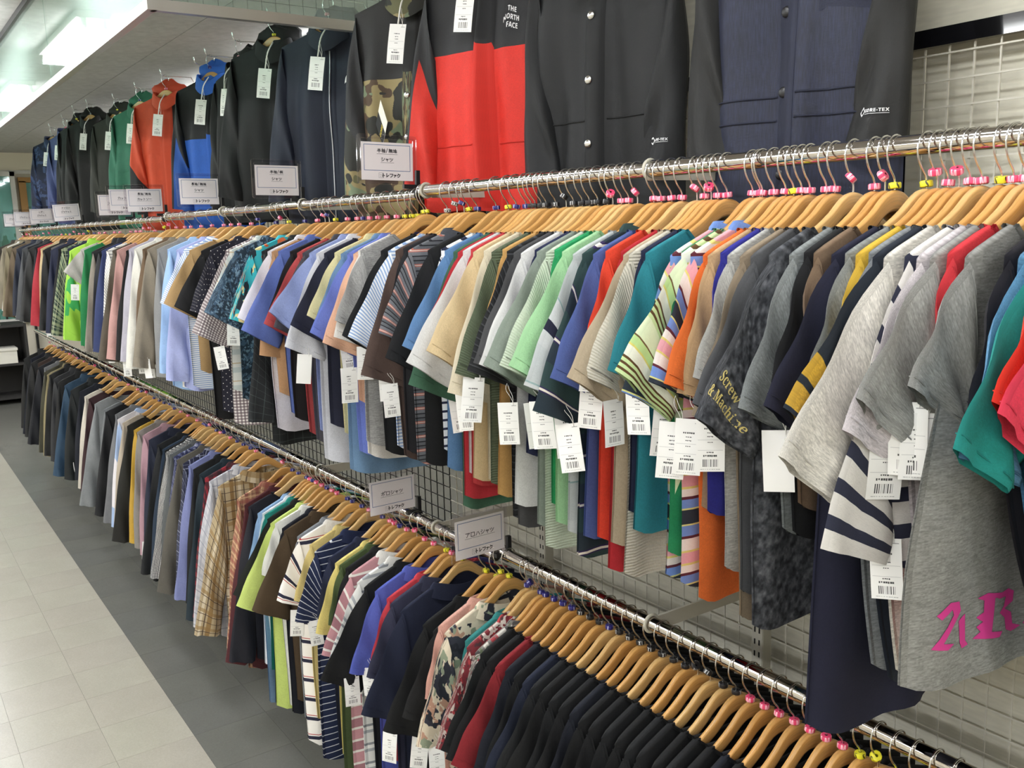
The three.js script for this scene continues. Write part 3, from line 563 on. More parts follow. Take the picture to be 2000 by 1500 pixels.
function bodyGeo(p, yTop = null, yBot = null) {     // whole, or the piece above yBot, or the piece below yTop
  const lo = (sd, s) => (yTop === null ? 0 : tAtY(p, sd, s, yTop)), hi = (sd, s) => (yBot === null ? 1 : tAtY(p, sd, s, yBot));
  const n = yBot === null ? p.nT : Math.round(p.nT * 0.5);
  if (yTop !== null) return mergeGeometries([1, -1].map((sd) => grid(p.nS, n, (i, j) => bodyPoint(p, sd, i * 2 - 1, lerp(hi(sd, i * 2 - 1), lo(sd, i * 2 - 1), j)))));
  const rows = 2 * n + 2;
  return grid(p.nS, rows, (i, _, ci, j) => {
    const s = i * 2 - 1; if (j <= n) return bodyPoint(p, 1, s, lerp(hi(1, s), 0, j / n)); if (j === n + 1) { const a = bodyPoint(p, 1, s, 0), b = bodyPoint(p, -1, s, 0); return [a[0], Math.max(a[1], b[1]) + 0.004, (a[2] + b[2]) / 2, a[3], a[4]]; }
    return bodyPoint(p, -1, s, lerp(0, hi(-1, s), (j - n - 2) / n));
  }, (i, j) => (j !== n && j !== n + 1) || Math.abs(((i + 0.5) / p.nS * 2 - 1) * p.sh) > p.neck - p.sh / p.nS);
}
function patchGeo(p, s0, s1, t0, t1, off, nu = 8, nv = 8) {   // a piece lying on the front, edges tucked in
  return grid(nu, nv, (i, j) => { const q = bodyPoint(p, 1, lerp(s0, s1, i), lerp(t0, t1, j)); const e = i === 0 || i === 1 || j === 0 || j === 1; return [q[0], q[1], q[2] + (e ? 0.0002 : off), i, 1 - j]; });
}
function sleeveCut(o) { return { L: 0.255, a: 31 * R, h: 0.078, d0: 0.0085, d1: 0.013, arm: 0.19, sway: 0.002 + rr(-0.004, 0.004), ph: rr(0, 1.2), n: 12, m: 14, bend: 0, ...o }; }
function sleevePoint(p, q, e, t, th) {              // e = -1 aisle side, +1 wall side
  const tx = p.sh - 0.006, ty = armY(p.sh) + p.lift - 0.001, sa = Math.sin(q.a), ca = Math.cos(q.a), L = q.L;
  const topx = tx + L * sa * t + 0.010 * Math.sin(Math.PI * t ** 0.8) - q.bend * t * t, topy = ty - L * ca * t - 0.004 * Math.sin(Math.PI * t);
  const ex = tx + L * sa - q.bend - ca * 2 * q.h, ey = ty - L * ca - sa * 2 * q.h, bx = lerp(p.sh - 0.035, ex, t), by = lerp(ty - q.arm, ey, t ** 0.8);
  const c = Math.cos(th), s = Math.sin(th), cx = (topx + bx) / 2, cy = (topy + by) / 2, hx = (topx - bx) / 2, hy = (topy - by) / 2, d = lerp(q.d0, q.d1, t) * (1 + 0.2 * Math.sin(t * 9 + q.ph));
  const K = q.wrinkle ?? 1, fold = K * (0.003 * Math.sin(c * 5 + q.ph + t * 4) * t + 0.002 * Math.sin(t * 11 + c * 2 + q.ph));
  const w = 0.010 * (1 - t) + q.sway * t + fold + d * Math.sign(s) * Math.abs(s) ** 0.8;
  return [e * (cx + hx * c), cy + hy * c, w, c * Math.hypot(hx, hy) + (s > 0 ? 0 : 0.31), t * L];
}
function sleeveGeo(p, q, e, t0 = 0, t1 = 1, a0 = 0, a1 = Math.PI * 2) {
  return grid(q.m, Math.max(2, Math.round(q.n * (t1 - t0))), (i, j) => sleevePoint(p, q, e, lerp(t0, t1, j), lerp(a0, a1, i) * (e < 0 ? 1 : -1)));
}
function seamGeo(p, q, e, t) {                       // armhole seam or hem stitching
  const pts = []; for (let k = 0; k <= 8; k++) pts.push(sleevePoint(p, q, e, t, lerp(-0.3, Math.PI + 0.3, k / 8)).slice(0, 3)); return tube(pts, 0.0011, 16, 4);
}
function collarGeo(p, hgt, spread, z = 0.016, low = 0.02) {   // stand and fall of a folded collar
  const yb = armY(p.neck) + p.lift - 0.002;
  return grid(28, 5, (i, j) => {
    const a = i * Math.PI * 2, c = Math.cos(a), s = Math.sin(a), front = s > 0 ? s : 0, rows = [[0.96, -0.004], [0.94, hgt * 0.7], [0.97, hgt], [1.03, hgt * 0.92], [1.0 + spread * 0.6, hgt * 0.3], [1.0 + spread, -low]], [r, y] = rows[Math.round(j * 5)];
    return [c * p.neck * r, yb + y - p.drop * 0.75 * front * front * (0.4 + 0.6 * Math.abs(s)) - (j > 0.7 ? 0.012 * front : 0), s * (z + (r - 0.94) * 0.05) + 0.004, a * 0.06, y];
  });
}
function neckGeo(p) {
  const side = (sd) => { const pts = []; for (let k = 0; k <= 10; k++) { const s = (k / 10 * 2 - 1) * p.neck / p.sh, q = bodyPoint(p, sd, s, 0); pts.push([q[0], q[1] + 0.002, q[2]]); } return tube(pts, 0.0042, 18, 6); };
  return mergeGeometries([side(1), side(-1)]);
}
const tagMat = [0, 1, 2].map((k) => {
  const c = document.createElement('canvas'); c.width = 128; c.height = 256; const x = c.getContext('2d'); x.fillStyle = '#ecebe8'; x.fillRect(0, 0, 128, 256); x.fillStyle = '#8a8a8a'; x.fillRect(88, 18, 30, 3); x.fillStyle = '#3c3c3c';
  const dash = (y, n, w, h) => { let q = 64 - n * w / 2; for (let i = 0; i < n; i++) { x.fillRect(q, y, w * (0.5 + 0.4 * hash(i, y, k)), h * (0.6 + 0.4 * hash(i, y, k + 5))); q += w; } };
  dash(60, 4 + k, 9, 7); dash(80, 3, 9, 5); dash(96, 4, 7, 5); x.fillStyle = '#b4b4b4'; x.fillRect(8, 112, 112, 1.5); x.fillRect(8, 158, 112, 1.5); x.fillStyle = '#3c3c3c'; dash(122, 3, 8, 4); dash(166, 4, 8, 6); dash(180, 7, 9, 9);
  for (let i = 0, q = 30; q < 100; i++) { const w = 1 + Math.floor(hash(i, k, 77) * 4); if (i % 2 === 0) x.fillRect(q, 200, w, 34); q += w + 1; } x.fillStyle = '#a0a0a0'; dash(244, 9, 10, 3);
  const t = new THREE.CanvasTexture(c); t.colorSpace = THREE.SRGBColorSpace; return new THREE.MeshStandardMaterial({ map: t, roughness: 0.6, side: THREE.DoubleSide });
});
const tagGeo = (() => { const g = grid(3, 5, (i, j) => [(i - 0.5) * 0.044, -j * 0.092, 0.0018 * Math.sin(j * 3), i, 1 - j]); return g; })();
const stringGeo = tube([[0.012, -0.006, 0.001], [0.012, 0.014, 0.002], [0.004, 0.03, -0.004], [0, 0.04, -0.01], [-0.002, 0.028, -0.002], [0.008, 0.012, 0.003], [0.013, -0.004, -0.001]], 0.0006, 16, 4);
const blankGeo = tagGeo.clone();
function tag(parent, x, y, z, yaw, roll = 0, big = 1, blank = false) {
  const t = mesh('price_tag', blank ? blankGeo : tagGeo, blank ? M.card : tagMat[Math.floor(rnd() * 3)], parent); t.position.set(x, y, z); t.rotation.set(rr(-0.06, 0.06), yaw, roll); t.scale.setScalar(big);
  mesh('string', stringGeo, M.cord, t); return t;
}
// text lying on a sleeve or on the front: transparent except for the print
function printMat(w, h, draw) { const c = document.createElement('canvas'); c.width = w; c.height = h; draw(c.getContext('2d'), w, h); const t = new THREE.CanvasTexture(c); t.colorSpace = THREE.SRGBColorSpace; return new THREE.MeshStandardMaterial({ map: t, transparent: true, roughness: 0.7, side: THREE.DoubleSide }); }
function parseRows(txt) { return txt.trim().split('\n').map((l) => { const [z, kind, mat, col, noun, opt] = l.split('|'); const o = {}; for (const kv of (opt || '').split(',')) { const [k, v] = kv.split('='); if (k) o[k] = isNaN(+v) ? v : +v; } return { z: +z, kind, mat, col, noun, o }; }); }
const NAME = { 'T-shirt': 't_shirt', shirt: 'shirt', polo: 'polo_shirt', sweater: 'sweater', jacket: 'jacket', knit: 'knit_shirt' };
const COLLARS = { 's:multi': '#6f8fd0', 's:greenThin': '#28403f', 's:greyRed': '#4a4d55', 's:pinkWhite': '#e4e2dc', 's:whiteGrey': '#dedcd6', 's:whiteBold': '#e6e2dc', 's:navyThin': '#1d2748' };
function garment(g, railY, label, group, far) {
  const o = g.o, long = ['long', 'sweat', 'jkt'].includes(g.kind), collar = ['polo', 'shirt', 'long', 'jkt'].includes(g.kind);
  const yaw = o.yaw ?? (g.z > -0.8 && !o.lo ? -0.09 + rr(-0.01, 0.01) : far ? rr(-0.07, 0.05) : rr(-0.025, 0.015)), lod = far ? 0.7 : 1;
  const coh = Math.sin(g.z * 3.1) * 2, p = cut({ ph: 1.3 + coh + rr(-0.25, 0.25), ph2: 4.1 + coh * 1.4 + rr(-0.3, 0.3), k1: far ? rr(5, 8) : 6 + rr(-0.3, 0.3), k2: far ? rr(9, 13) : 11, lean: o.lean ?? rr(-0.008, 0.008), len: (o.len ?? 0.64) + (railY < 1.5 && !o.lo ? 0.09 : 0), hem: 0.222 + (o.wide ?? 0) + rr(-0.012, 0.012), th: o.th ?? (far ? 0.03 : 0.0085) * (g.kind === 'jkt' ? 1.4 : 1), neck: collar ? 0.104 : 0.116, drop: collar ? 0.03 : 0.055, sh: (g.kind === 'jkt' ? 0.232 : 0.217) - (o.fill ? 0.012 : o.rec ? 0.008 : 0) + rr(-0.004, 0.004), fold: o.fold ?? (far ? 0.018 : 0.010), nS: Math.round(22 * lod), nT: Math.round(14 * lod), lift: 0.004 });
  const t = thing(NAME[g.noun], label, g.noun === 'knit' ? 'shirt' : g.noun, [RAIL_X, railY, g.z], group); t.rotation.y = yaw;
  const m = g.mat, base = g.kind === 'jkt' ? shell(m) : cloth(m), slm = o.slm ? cloth(o.slm) : base;
  const body = mesh('body', bodyGeo(p), base, t);
  const q = long ? sleeveCut({ L: (o.sl ?? rr(0.55, 0.6)) + (railY < 1.5 ? 0.07 : 0), a: rr(7, 13) * R, h: rr(0.05, 0.06), d0: far ? 0.02 : 0.009, d1: far ? 0.032 : 0.014, bend: rr(-0.02, 0.02), wrinkle: 4, ph: rr(0, 6), n: Math.round(16 * lod), m: 12 }) : sleeveCut({ L: (o.sl ?? 0.245) - (o.fill ? 0.03 : o.rec ? 0.05 : 0), a: ((o.sa ?? (o.rec ? 18 : 28)) + (o.sa ? 0 : rr(-6, 5))) * R, h: rr(0.072, 0.084), d1: far ? 0.022 : 0.0085, wrinkle: far ? 2.4 : 2, ph: 1 + coh * 0.5 + rr(-0.2, 0.2), n: Math.round(12 * lod), m: Math.round(14 * lod) });
  for (const e of [-1, 1]) { const s = mesh('sleeve', sleeveGeo(p, q, e), slm, t); if (!far && e < 0 && m.includes('#') && !o.slm) { mesh('armhole_seam', seamGeo(p, q, e, 0.03), slm, s); mesh('hem_stitch', seamGeo(p, q, e, 0.91), slm, s); } if (long && g.kind !== 'sweat') mesh('cuff', sleeveGeo({ ...p }, { ...q, d0: q.d0 + 0.001, d1: q.d1 + 0.0012, n: 30 }, e, 0.9, 1.004), slm, s); }
  if (collar) mesh('collar', collarGeo(p, g.kind === 'jkt' ? 0.03 : 0.015, 0.2, 0.011), COLLARS[m] ? cloth(COLLARS[m]) : base, t); else mesh('neckband', neckGeo(p), base, t);
  if (o.tag || (!o.fill && !o.rec && rnd() < 0.2)) { const low = o.lo ? -0.9 : 0, down = long ? rr(0.66, 0.72) : 0.17 + q.L + rr(-0.05, 0.06); tag(t, -(p.sh + rr(0.0, 0.06)), -down, rr(0.004, 0.016), -0.6 + rr(-0.45, 0.45), rr(-0.12, 0.12), rr(0.95, 1.1), rnd() < 0.15); }
  if (o.print === 'ars') {
    const ars = printMat(512, 256, (x, w, h) => { x.fillStyle = '#d63a90'; x.strokeStyle = '#d63a90'; x.lineWidth = 16; x.lineJoin = 'miter'; const poly = (pts) => { x.beginPath(); pts.forEach(([a, b], i) => (i ? x.lineTo(a, b) : x.moveTo(a, b))); x.closePath(); x.fill(); };
      // black-letter A, R, S cut with a broad nib
      poly([[20, 70], [70, 30], [110, 40], [120, 80], [90, 130], [50, 190], [96, 205], [70, 222], [6, 205], [60, 130], [88, 86], [80, 62], [40, 92]]); poly([[112, 120], [140, 100], [146, 210], [160, 232], [134, 240], [122, 212]]);
      poly([[190, 50], [230, 32], [300, 46], [290, 62], [262, 60], [250, 200], [300, 214], [286, 236], [176, 214], [206, 190], [190, 168], [214, 150], [188, 128], [216, 110], [216, 62]]); poly([[262, 52], [330, 40], [356, 60], [352, 104], [310, 120], [344, 150], [352, 205], [384, 226], [350, 240], [318, 216], [310, 160], [284, 130], [306, 108], [316, 70], [280, 68]]);
      poly([[470, 60], [430, 70], [410, 110], [440, 140], [480, 150], [490, 190], [450, 206], [400, 190], [390, 220], [450, 240], [508, 216], [508, 150], [460, 118], [440, 104], [450, 84], [500, 90], [506, 66]]); });
    mesh('printed_letters', patchGeo(p, -0.84, 0.16, 0.78, 0.93, 0.0012, 16, 8), ars, body);
  }
  if (o.slp === 'script') {
    const sc = printMat(256, 128, (x) => { x.fillStyle = '#d8c77c'; x.font = 'italic bold 44px serif'; x.save(); x.rotate(0.06); x.fillText('Screw', 40, 48); x.fillText('& Machine', 10, 100); x.restore(); });
    mesh('embroidered_script', grid(8, 8, (i, j) => { const q2 = sleevePoint(p, q, -1, lerp(0.60, 0.90, j), lerp(0.2, 1.95, i)); return [q2[0], q2[1], q2[2] + 0.0014, i, 1 - j]; }), sc, t);
  }
  if (o.emb) { const lg = printMat(64, 64, (x) => { x.fillStyle = '#d8d4d4'; x.beginPath(); x.arc(32, 32, 28, 0, 7); x.fill(); x.fillStyle = '#1f2450'; x.beginPath(); x.arc(32, 32, 24, 0, 7); x.fill(); x.strokeStyle = '#e8e4e4'; x.lineWidth = 9; x.beginPath(); x.arc(34, 32, 13, 0.7, 5.6); x.stroke(); x.fillStyle = '#a8283a'; x.fillRect(32, 26, 18, 12); });
    mesh('sleeve_emblem', grid(4, 4, (i, j) => { const q2 = sleevePoint(p, q, -1, lerp(0.84, 0.94, j), lerp(0.7, 1.2, i)); return [q2[0], q2[1], q2[2] + 0.0016, i, 1 - j]; }), lg, t); }
  return yaw;
}
const ONES = 'first second third fourth fifth sixth seventh eighth ninth tenth eleventh twelfth thirteenth fourteenth fifteenth sixteenth seventeenth eighteenth nineteenth'.split(' ');
const ordinal = (n) => (n < 20 ? ONES[n - 1] : n % 10 === 0 ? ['twentieth', 'thirtieth', 'fortieth'][n / 10 - 2] : ['twenty', 'thirty', 'forty'][Math.floor(n / 10) - 2] + '-' + ONES[n % 10 - 1]);
function hangRow(txt, railName, yOf, markAt) {
  const rows = parseRows(txt);
  rows.forEach((g, i) => {
    const a = rows[i - 1], b = rows[i + 1], far = g.z < -2.9, y = yOf(g.z), desc = `${g.col} ${g.noun}`;
    const beg = rows.findIndex((r) => r.col === 'burgundy'), near = g.o.lo && i < beg, nth = beg - i;
    const label = near ? `${desc} on ${railName} rail, ${ordinal(nth)} from the burgundy T-shirt toward the camera` : `${desc} on ${railName} rail ` + (a && b ? `between ${b.col} and ${a.col}` : a ? `at the far end, after ${a.col}` : `nearest the camera, before ${b.col}`);
    const group = far ? `clothes along the far ${railName} rail` : `clothes on the near ${railName} rail`;
    const yaw = garment(g, y, label, group, far);
    hanger(g.z, y, yaw, near ? `wooden hanger on ${railName} rail, ${ordinal(nth)} from the burgundy T-shirt toward the camera` : `wooden hanger holding ${desc} on ${railName} rail` + (b ? ` nearer than ${b.col}` : ' at the end'), markAt(g.z), `wooden hangers on the ${railName} rail`);
  });
}
hangRow(UPPER, 'upper', UP_Y, (z) => { const r = rnd(); if (z > -1.55) return r < 0.86 ? 'pink' : 'yellow'; if (z > -1.85) return r < 0.8 ? 'black' : 'pink'; if (z > -2.15) return r < 0.75 ? 'navy' : 'yellow'; if (z > -2.3) return 'white'; if (z > -2.5) return 'yellow'; return r < 0.7 ? 'pink' : r < 0.85 ? 'navy' : 'yellow'; });
hangRow(LOWER, 'lower', LOW_Y, (z) => { const r = rnd(); if (z > -0.78) return 'white'; if (z > -0.9) return 'yellow'; if (z > -1.16) return 'pink'; if (z > -1.7) return r < 0.9 ? 'black' : 'navy'; if (z > -1.95) return 'navy'; if (z > -2.1) return 'yellow'; if (z > -2.6) return r < 0.7 ? 'pink' : 'yellow'; return r < 0.5 ? 'pink' : 'navy'; });

// ---------------------------------------------------------------- jackets hung high on the mesh
const zipMat = new THREE.MeshStandardMaterial({ color: 0xb8b8bc, metalness: 0.7, roughness: 0.35 });
const whitePrint = (w, h, draw) => printMat(w, h, (x, a, b) => { x.fillStyle = x.strokeStyle = '#ececec'; draw(x, a, b); });
const chestLogo = whitePrint(128, 128, (x) => { x.font = 'bold 34px sans-serif'; x.textAlign = 'center'; x.fillText('THE', 64, 40); x.fillText('NORTH', 58, 76); x.fillText('FACE', 66, 112); });
const cuffLogo = whitePrint(192, 64, (x) => { x.lineWidth = 7; x.beginPath(); x.moveTo(30, 8); x.lineTo(54, 32); x.lineTo(30, 56); x.lineTo(6, 32); x.closePath(); x.stroke(); x.font = 'bold 27px sans-serif'; x.fillText('GORE-TEX', 58, 40, 130); x.fillRect(58, 47, 128, 3); });
const roundLogo = whitePrint(64, 64, (x) => { x.beginPath(); x.arc(32, 40, 26, Math.PI, 0); x.closePath(); x.fill(); x.fillStyle = '#555'; x.fillRect(18, 30, 28, 5); x.fillRect(22, 38, 22, 4); });
function jacket(label, z, face, top, o) {
  const hookY = EYE + top + 0.066, X = o.x ?? 1.6, th = -(90 - face) * R;
  const t = thing('jacket', label, 'jacket', [X, hookY, z], 'outdoor jackets hung above the upper rail'); t.rotation.y = th;
  const p = cut({ sh: 0.205, hem: o.hem ?? 0.235, len: o.len ?? 0.74, th: 0.045, neck: 0.075, drop: 0.06, ph: rr(0, 6), ph2: rr(0, 6), fold: o.fold ?? 0.015, nS: 30, nT: 24, lift: 0.006, k1: rr(6, 9), k2: rr(10, 14), belly: 0.008, ...o.cut });
  const main = shell(o.main), yokeM = shell(o.yoke ?? o.main), slv = shell(o.sleeve ?? o.yoke ?? o.main), yk = o.yoke ? o.yokeT ?? 0.36 : 0, yL = armY(0.12) - yk * p.len;
  const body = mesh('body', bodyGeo(p, yk ? yL : null), main, t); if (yk) mesh('shoulder_yoke', bodyGeo(p, null, yL), yokeM, t);
  const q = sleeveCut({ L: o.sl ?? 0.6, a: (o.sa ?? 9) * R, h: 0.06, d0: 0.03, d1: 0.036, arm: 0.25, bend: o.bend ?? 0.03, n: 22, m: 18, sway: 0.04, wrinkle: 3.2, ph: rr(0, 6) });
  for (const e of [-1, 1]) {
    if (o.under) { const s = mesh('sleeve', sleeveGeo(p, q, e, 0, 1, -1.0, 1.0), slv, t); mesh('under_panel', sleeveGeo(p, q, e, 0, 0.3, 1.0, 5.283), slv, s); mesh('under_panel', sleeveGeo(p, q, e, 0.3, 1, 1.0, 5.283), shell(o.under), s); }
    else if (o.elbow) { const s = mesh('sleeve', sleeveGeo(p, q, e, 0, 0.55), slv, t); mesh('forearm_panel', sleeveGeo(p, q, e, 0.55, 1), shell(o.elbow), s); }
    else mesh('sleeve', sleeveGeo(p, q, e), slv, t);
  }
  mesh('collar', collarGeo(p, o.hood ? 0.03 : 0.045, 0.2, 0.05, 0.03), shell(o.collar ?? o.yoke ?? o.main), t);
  if (o.hood) mesh('hood', grid(20, 14, (i, j) => { const a = i * Math.PI * 2, b = j * Math.PI, n = 1 + 0.12 * Math.sin(a * 3 + b * 2 + z * 9) + 0.08 * Math.sin(b * 7 + z); return [0.115 * Math.sin(b) * Math.cos(a) * n, armY(0.06) + 0.005 + 0.085 * Math.cos(b) * n, -0.055 + 0.06 * Math.sin(b) * Math.sin(a) * n, a * 0.1, b * 0.1]; }), shell(o.hood), t);
  if (o.placket !== false) { const f = mesh('placket', patchGeo(p, -0.12, 0.14, 0.02, 0.985, 0.006, 8, 24), shell(o.placketMat ?? o.main), body); 
    if (o.yoke && !o.placketMat) mesh('placket_top', patchGeo(p, -0.122, 0.142, 0.0, tAtY(p, 1, 0, yL), 0.0075, 8, 10), yokeM, body);
    for (const tt of o.snaps ?? []) { const q2 = bodyPoint(p, 1, 0.0, tt), g = new THREE.SphereGeometry(0.011, 12, 8); g.scale(1, 1, 0.45); g.translate(q2[0], q2[1], q2[2] + 0.008); mesh('snap_button', g, o.snapDark ? M.blackPlastic : M.chrome, f); } }
  if (o.zip) { const pts = []; for (let k = 0; k <= 20; k++) { const q2 = bodyPoint(p, 1, 0.02, 0.03 + 0.95 * k / 20); pts.push([q2[0], q2[1], q2[2] + 0.0085]); } mesh('zip', tube(pts, 0.0028, 40, 5), zipMat, body); }
  for (const tt of o.seams ?? []) for (const [sa, sb] of [[-0.96, -0.14], [0.16, 0.96]]) { const pts = []; for (let k = 0; k <= 10; k++) { const s = lerp(sa, sb, k / 10), q2 = bodyPoint(p, 1, s, tAtY(p, 1, s, armY(0.12) - tt * p.len)); pts.push([q2[0], q2[1], q2[2] + 0.001]); } mesh('seam', tube(pts, 0.0022, 20, 5), main, body); }
  for (const [s0, s1, t0, t1] of o.pockets ?? []) mesh('pocket_flap', patchGeo(p, s0, s1, t0, t1, 0.004, 6, 6), main, body);
  if (o.logo) mesh('chest_logo', patchGeo(p, 0.3, 0.58, 0.2, 0.31, 0.002, 6, 6), o.logo, body);
  if (o.cuff) { const c = sleevePoint(p, q, 1, 0.86, 1.5), pts = []; for (let i = 0; i <= 30; i++) for (let j = 0; j <= 30; j++) pts.push(sleevePoint(p, q, 1, 0.72 + 0.28 * j / 30, 0.3 + 2.5 * i / 30));
    const zAt = (x, y) => { let best = 9, z0 = 0; for (const k of pts) { const d = (k[0] - x) ** 2 + (k[1] - y) ** 2; if (d < best) { best = d; z0 = k[2]; } } return z0; };
    mesh('sleeve_mark', grid(6, 3, (i, j) => { const x = c[0] + (i - 0.5) * 0.062, y = c[1] + (0.5 - j) * 0.021; return [x, y, zAt(x, y) + 0.0035, i, 1 - j]; }), cuffLogo, t); }
  if (o.tag !== false) { const tg = tag(t, o.tagX ?? -0.01, -0.215 + (o.tagY ?? 0), 0.095, rr(-0.15, 0.15), o.tagR ?? -0.12, 1.35); tg.rotation.x = -0.08; mesh('cord', tube([[0, 0, 0], [0.004, 0.05, 0.0], [0.006, 0.09, -0.03]], 0.0022, 8, 5), M.cord, tg); }
  if (o.panel) mesh('chest_panel', patchGeo(p, 0.16, 0.62, 0.01, 0.3, 0.003, 8, 10), shell('#2b292b'), body);
  if (o.label2) { const g = box(0.022, 0.062, 0.001, 0.12, -0.56, 0.075); mesh('care_label', g, M.card, body); }
  if (o.diamond) { const g = box(0.07, 0.07, 0.0012); g.rotateZ(Math.PI / 4); g.scale(0.75, 1.5, 1); g.rotateY(-0.6); g.translate(-0.09, -0.52, 0.085); mesh('swing_card', g, [M.card, M.card, M.card, M.card, printMat(64, 64, (x) => { x.fillStyle = '#1c1c1c'; x.fillRect(0, 0, 64, 64); x.fillStyle = '#e6e2d0'; x.fillRect(34, 0, 30, 64); x.fillStyle = '#d8c030'; x.font = 'bold 15px sans-serif'; x.fillText('GORE', 2, 44, 30); }), M.card], body); }
  hanger(z, hookY, th, `pale wooden hanger at the neck of the ${label.split(' ').slice(0, 3).join(' ')}`, o.mark ?? 'navy', 'hangers of the jackets hung high', X);
  // the long hook that carries it
  const k = thing('display_hook', `thin steel hook carrying the ${label.split(' ').slice(0, 4).join(' ')}`, 'hook', [MESH_X - 0.006, EYE + 0.2, z], 'steel display hooks of the jackets');
  const hx = X - MESH_X + 0.006, hy = hookY - EYE - 0.2 + 0.014;
  mesh('upright_wire', tube([[0, 0, 0], [0, hy * 0.5, 0], [0, hy - 0.012, 0], [-0.012, hy, 0]], 0.0032, 20, 6), M.chrome, k);
  mesh('arm', tube([[-0.012, hy, 0], [hx * 0.6, hy, 0], [hx - 0.012, hy, 0], [hx - 0.022, hy + 0.012, 0], [hx - 0.026, hy + 0.035, 0]], 0.0028, 20, 6), M.chrome, k);
}
jacket('navy denim snap jacket with black sleeves, nearest above the rail', -1.25, 8, 0.82, { main: 'd:denim', sleeve: '#2c2c2a', placketMat: 'd:denim', snaps: [0.24, 0.45, 0.66, 0.88], snapDark: 1, seams: [0.66, 0.72], pockets: [[0.3, 0.8, 0.3, 0.5]], cuff: 1, len: 0.78, hem: 0.225, sa: 7, yokeT: 0, tag: false });
jacket('plain black snap-front jacket between the red and denim jackets', -1.84, 14, 0.82, { main: '#26282b', snaps: [0.1, 0.32, 0.54, 0.76], seams: [0.66], cuff: 1, len: 0.76, hem: 0.225, sa: 7, tagX: 0, fold: 0.014, mark: 'black' });
jacket('bright red jacket with black shoulder yoke and white chest lettering', -2.36, 28, 0.82, { main: '#de2f22', yoke: '#333437', sleeve: '#313235', under: '#d63022', hood: '#a83028', collar: '#c03024', logo: chestLogo, seams: [0.7], len: 0.74, hem: 0.235, yokeT: 0.34, bend: -0.01, tagX: -0.02, mark: 'pink' });
jacket('camouflage jacket with charcoal shoulders beside the red jacket', -2.82, 38, 0.80, { main: 'p:camo', yoke: '#343434', sleeve: '#343538', elbow: 'p:camo', collar: 'p:camo', snaps: [0.4, 0.6, 0.8], len: 0.74, diamond: 1, yokeT: 0.33, mark: 'pink' });
jacket('dark navy zip jacket behind the end of the glass barrier', -3.47, 40, 0.80, { main: '#20273f', zip: 1, hood: '#2a3450', len: 0.74, logo: roundLogo, mark: 'pink', sa: 11 });
jacket('black hooded jacket with small round white chest badge', -4.04, 45, 0.84, { main: '#1d1e21', hood: '#1f2023', logo: roundLogo, len: 0.74, mark: 'yellow', sa: 12 });
jacket('slim black jacket seen edge-on between blue and hooded jackets', -4.5, 14, 0.82, { main: '#1c1d1e', hood: '#222324', len: 0.74, mark: 'pink', hem: 0.2, tagX: 0.0 });
jacket('bright blue jacket with black yoke and black sleeves', -4.93, 40, 0.82, { main: '#2a63c4', yoke: '#2b2c30', sleeve: '#2b2c30', hood: '#2f6ace', collar: '#2f6ace', len: 0.76, seams: [0.75], mark: 'navy', under: '#2758ac' });
jacket('orange-red jacket with black chest panel and elbows', -5.78, 46, 0.84, { main: '#d24a26', yoke: '#cf4a28', sleeve: '#cf4a28', elbow: '#2c2a2c', hood: '#d0482a', seams: [0.8], label2: 1, panel: 1, len: 0.78, mark: 'pink', pockets: [[-0.75, -0.2, 0.3, 0.42]] });
jacket('green flap-pocket jacket left of the orange jacket', -6.4, 40, 0.85, { main: '#2f6f57', pockets: [[-0.75, -0.25, 0.42, 0.52], [0.25, 0.75, 0.42, 0.52], [-0.75, -0.2, 0.72, 0.8]], len: 0.76, hood: '#2f6f57', mark: 'navy' });
jacket('dark olive jacket left of the green jacket', -7.02, 40, 0.86, { main: '#3a3b34', len: 0.74, hood: '#3a3b34', mark: 'yellow' });
jacket('black hooded coat with a white paper slip', -7.9, 44, 0.93, { main: '#1e1e1e', hood: '#222222', len: 0.84, label2: 1, mark: 'black' });
jacket('black ribbed puffer jacket behind the hooded coat', -8.45, 30, 0.95, { main: '#191a1c', hood: '#1c1d20', fold: 0.02, len: 0.76, mark: 'yellow', tag: false });
jacket('indigo denim jacket seen narrow near the far end', -8.95, 30, 0.93, { main: '#4a5484', len: 0.78, mark: 'pink', hem: 0.2 });
jacket('dark blue camouflage fleece hung farthest left', -9.6, 46, 0.92, { main: 'p:navyCamo', len: 0.72, mark: 'black' });
for (const z of [-5.2, -9.05, -9.35]) {
  const k = thing('display_hook', z > -6 ? 'empty thin steel hook beside the blue jacket' : z > -9.2 ? 'empty thin steel hook beside the indigo denim jacket' : 'empty thin steel hook beside the blue camouflage fleece', 'hook', [MESH_X - 0.006, EYE + 0.2, z], 'empty steel display hooks');
  mesh('upright_wire', tube([[0, 0, 0], [0, 0.35, 0], [0, 0.69, 0], [-0.012, 0.70, 0]], 0.0032, 16, 6), M.chrome, k);
  mesh('arm', tube([[-0.012, 0.70, 0], [-0.08, 0.70, 0], [-0.15, 0.70, 0], [-0.162, 0.712, 0], [-0.166, 0.735, 0]], 0.0028, 16, 6), M.chrome, k);
}
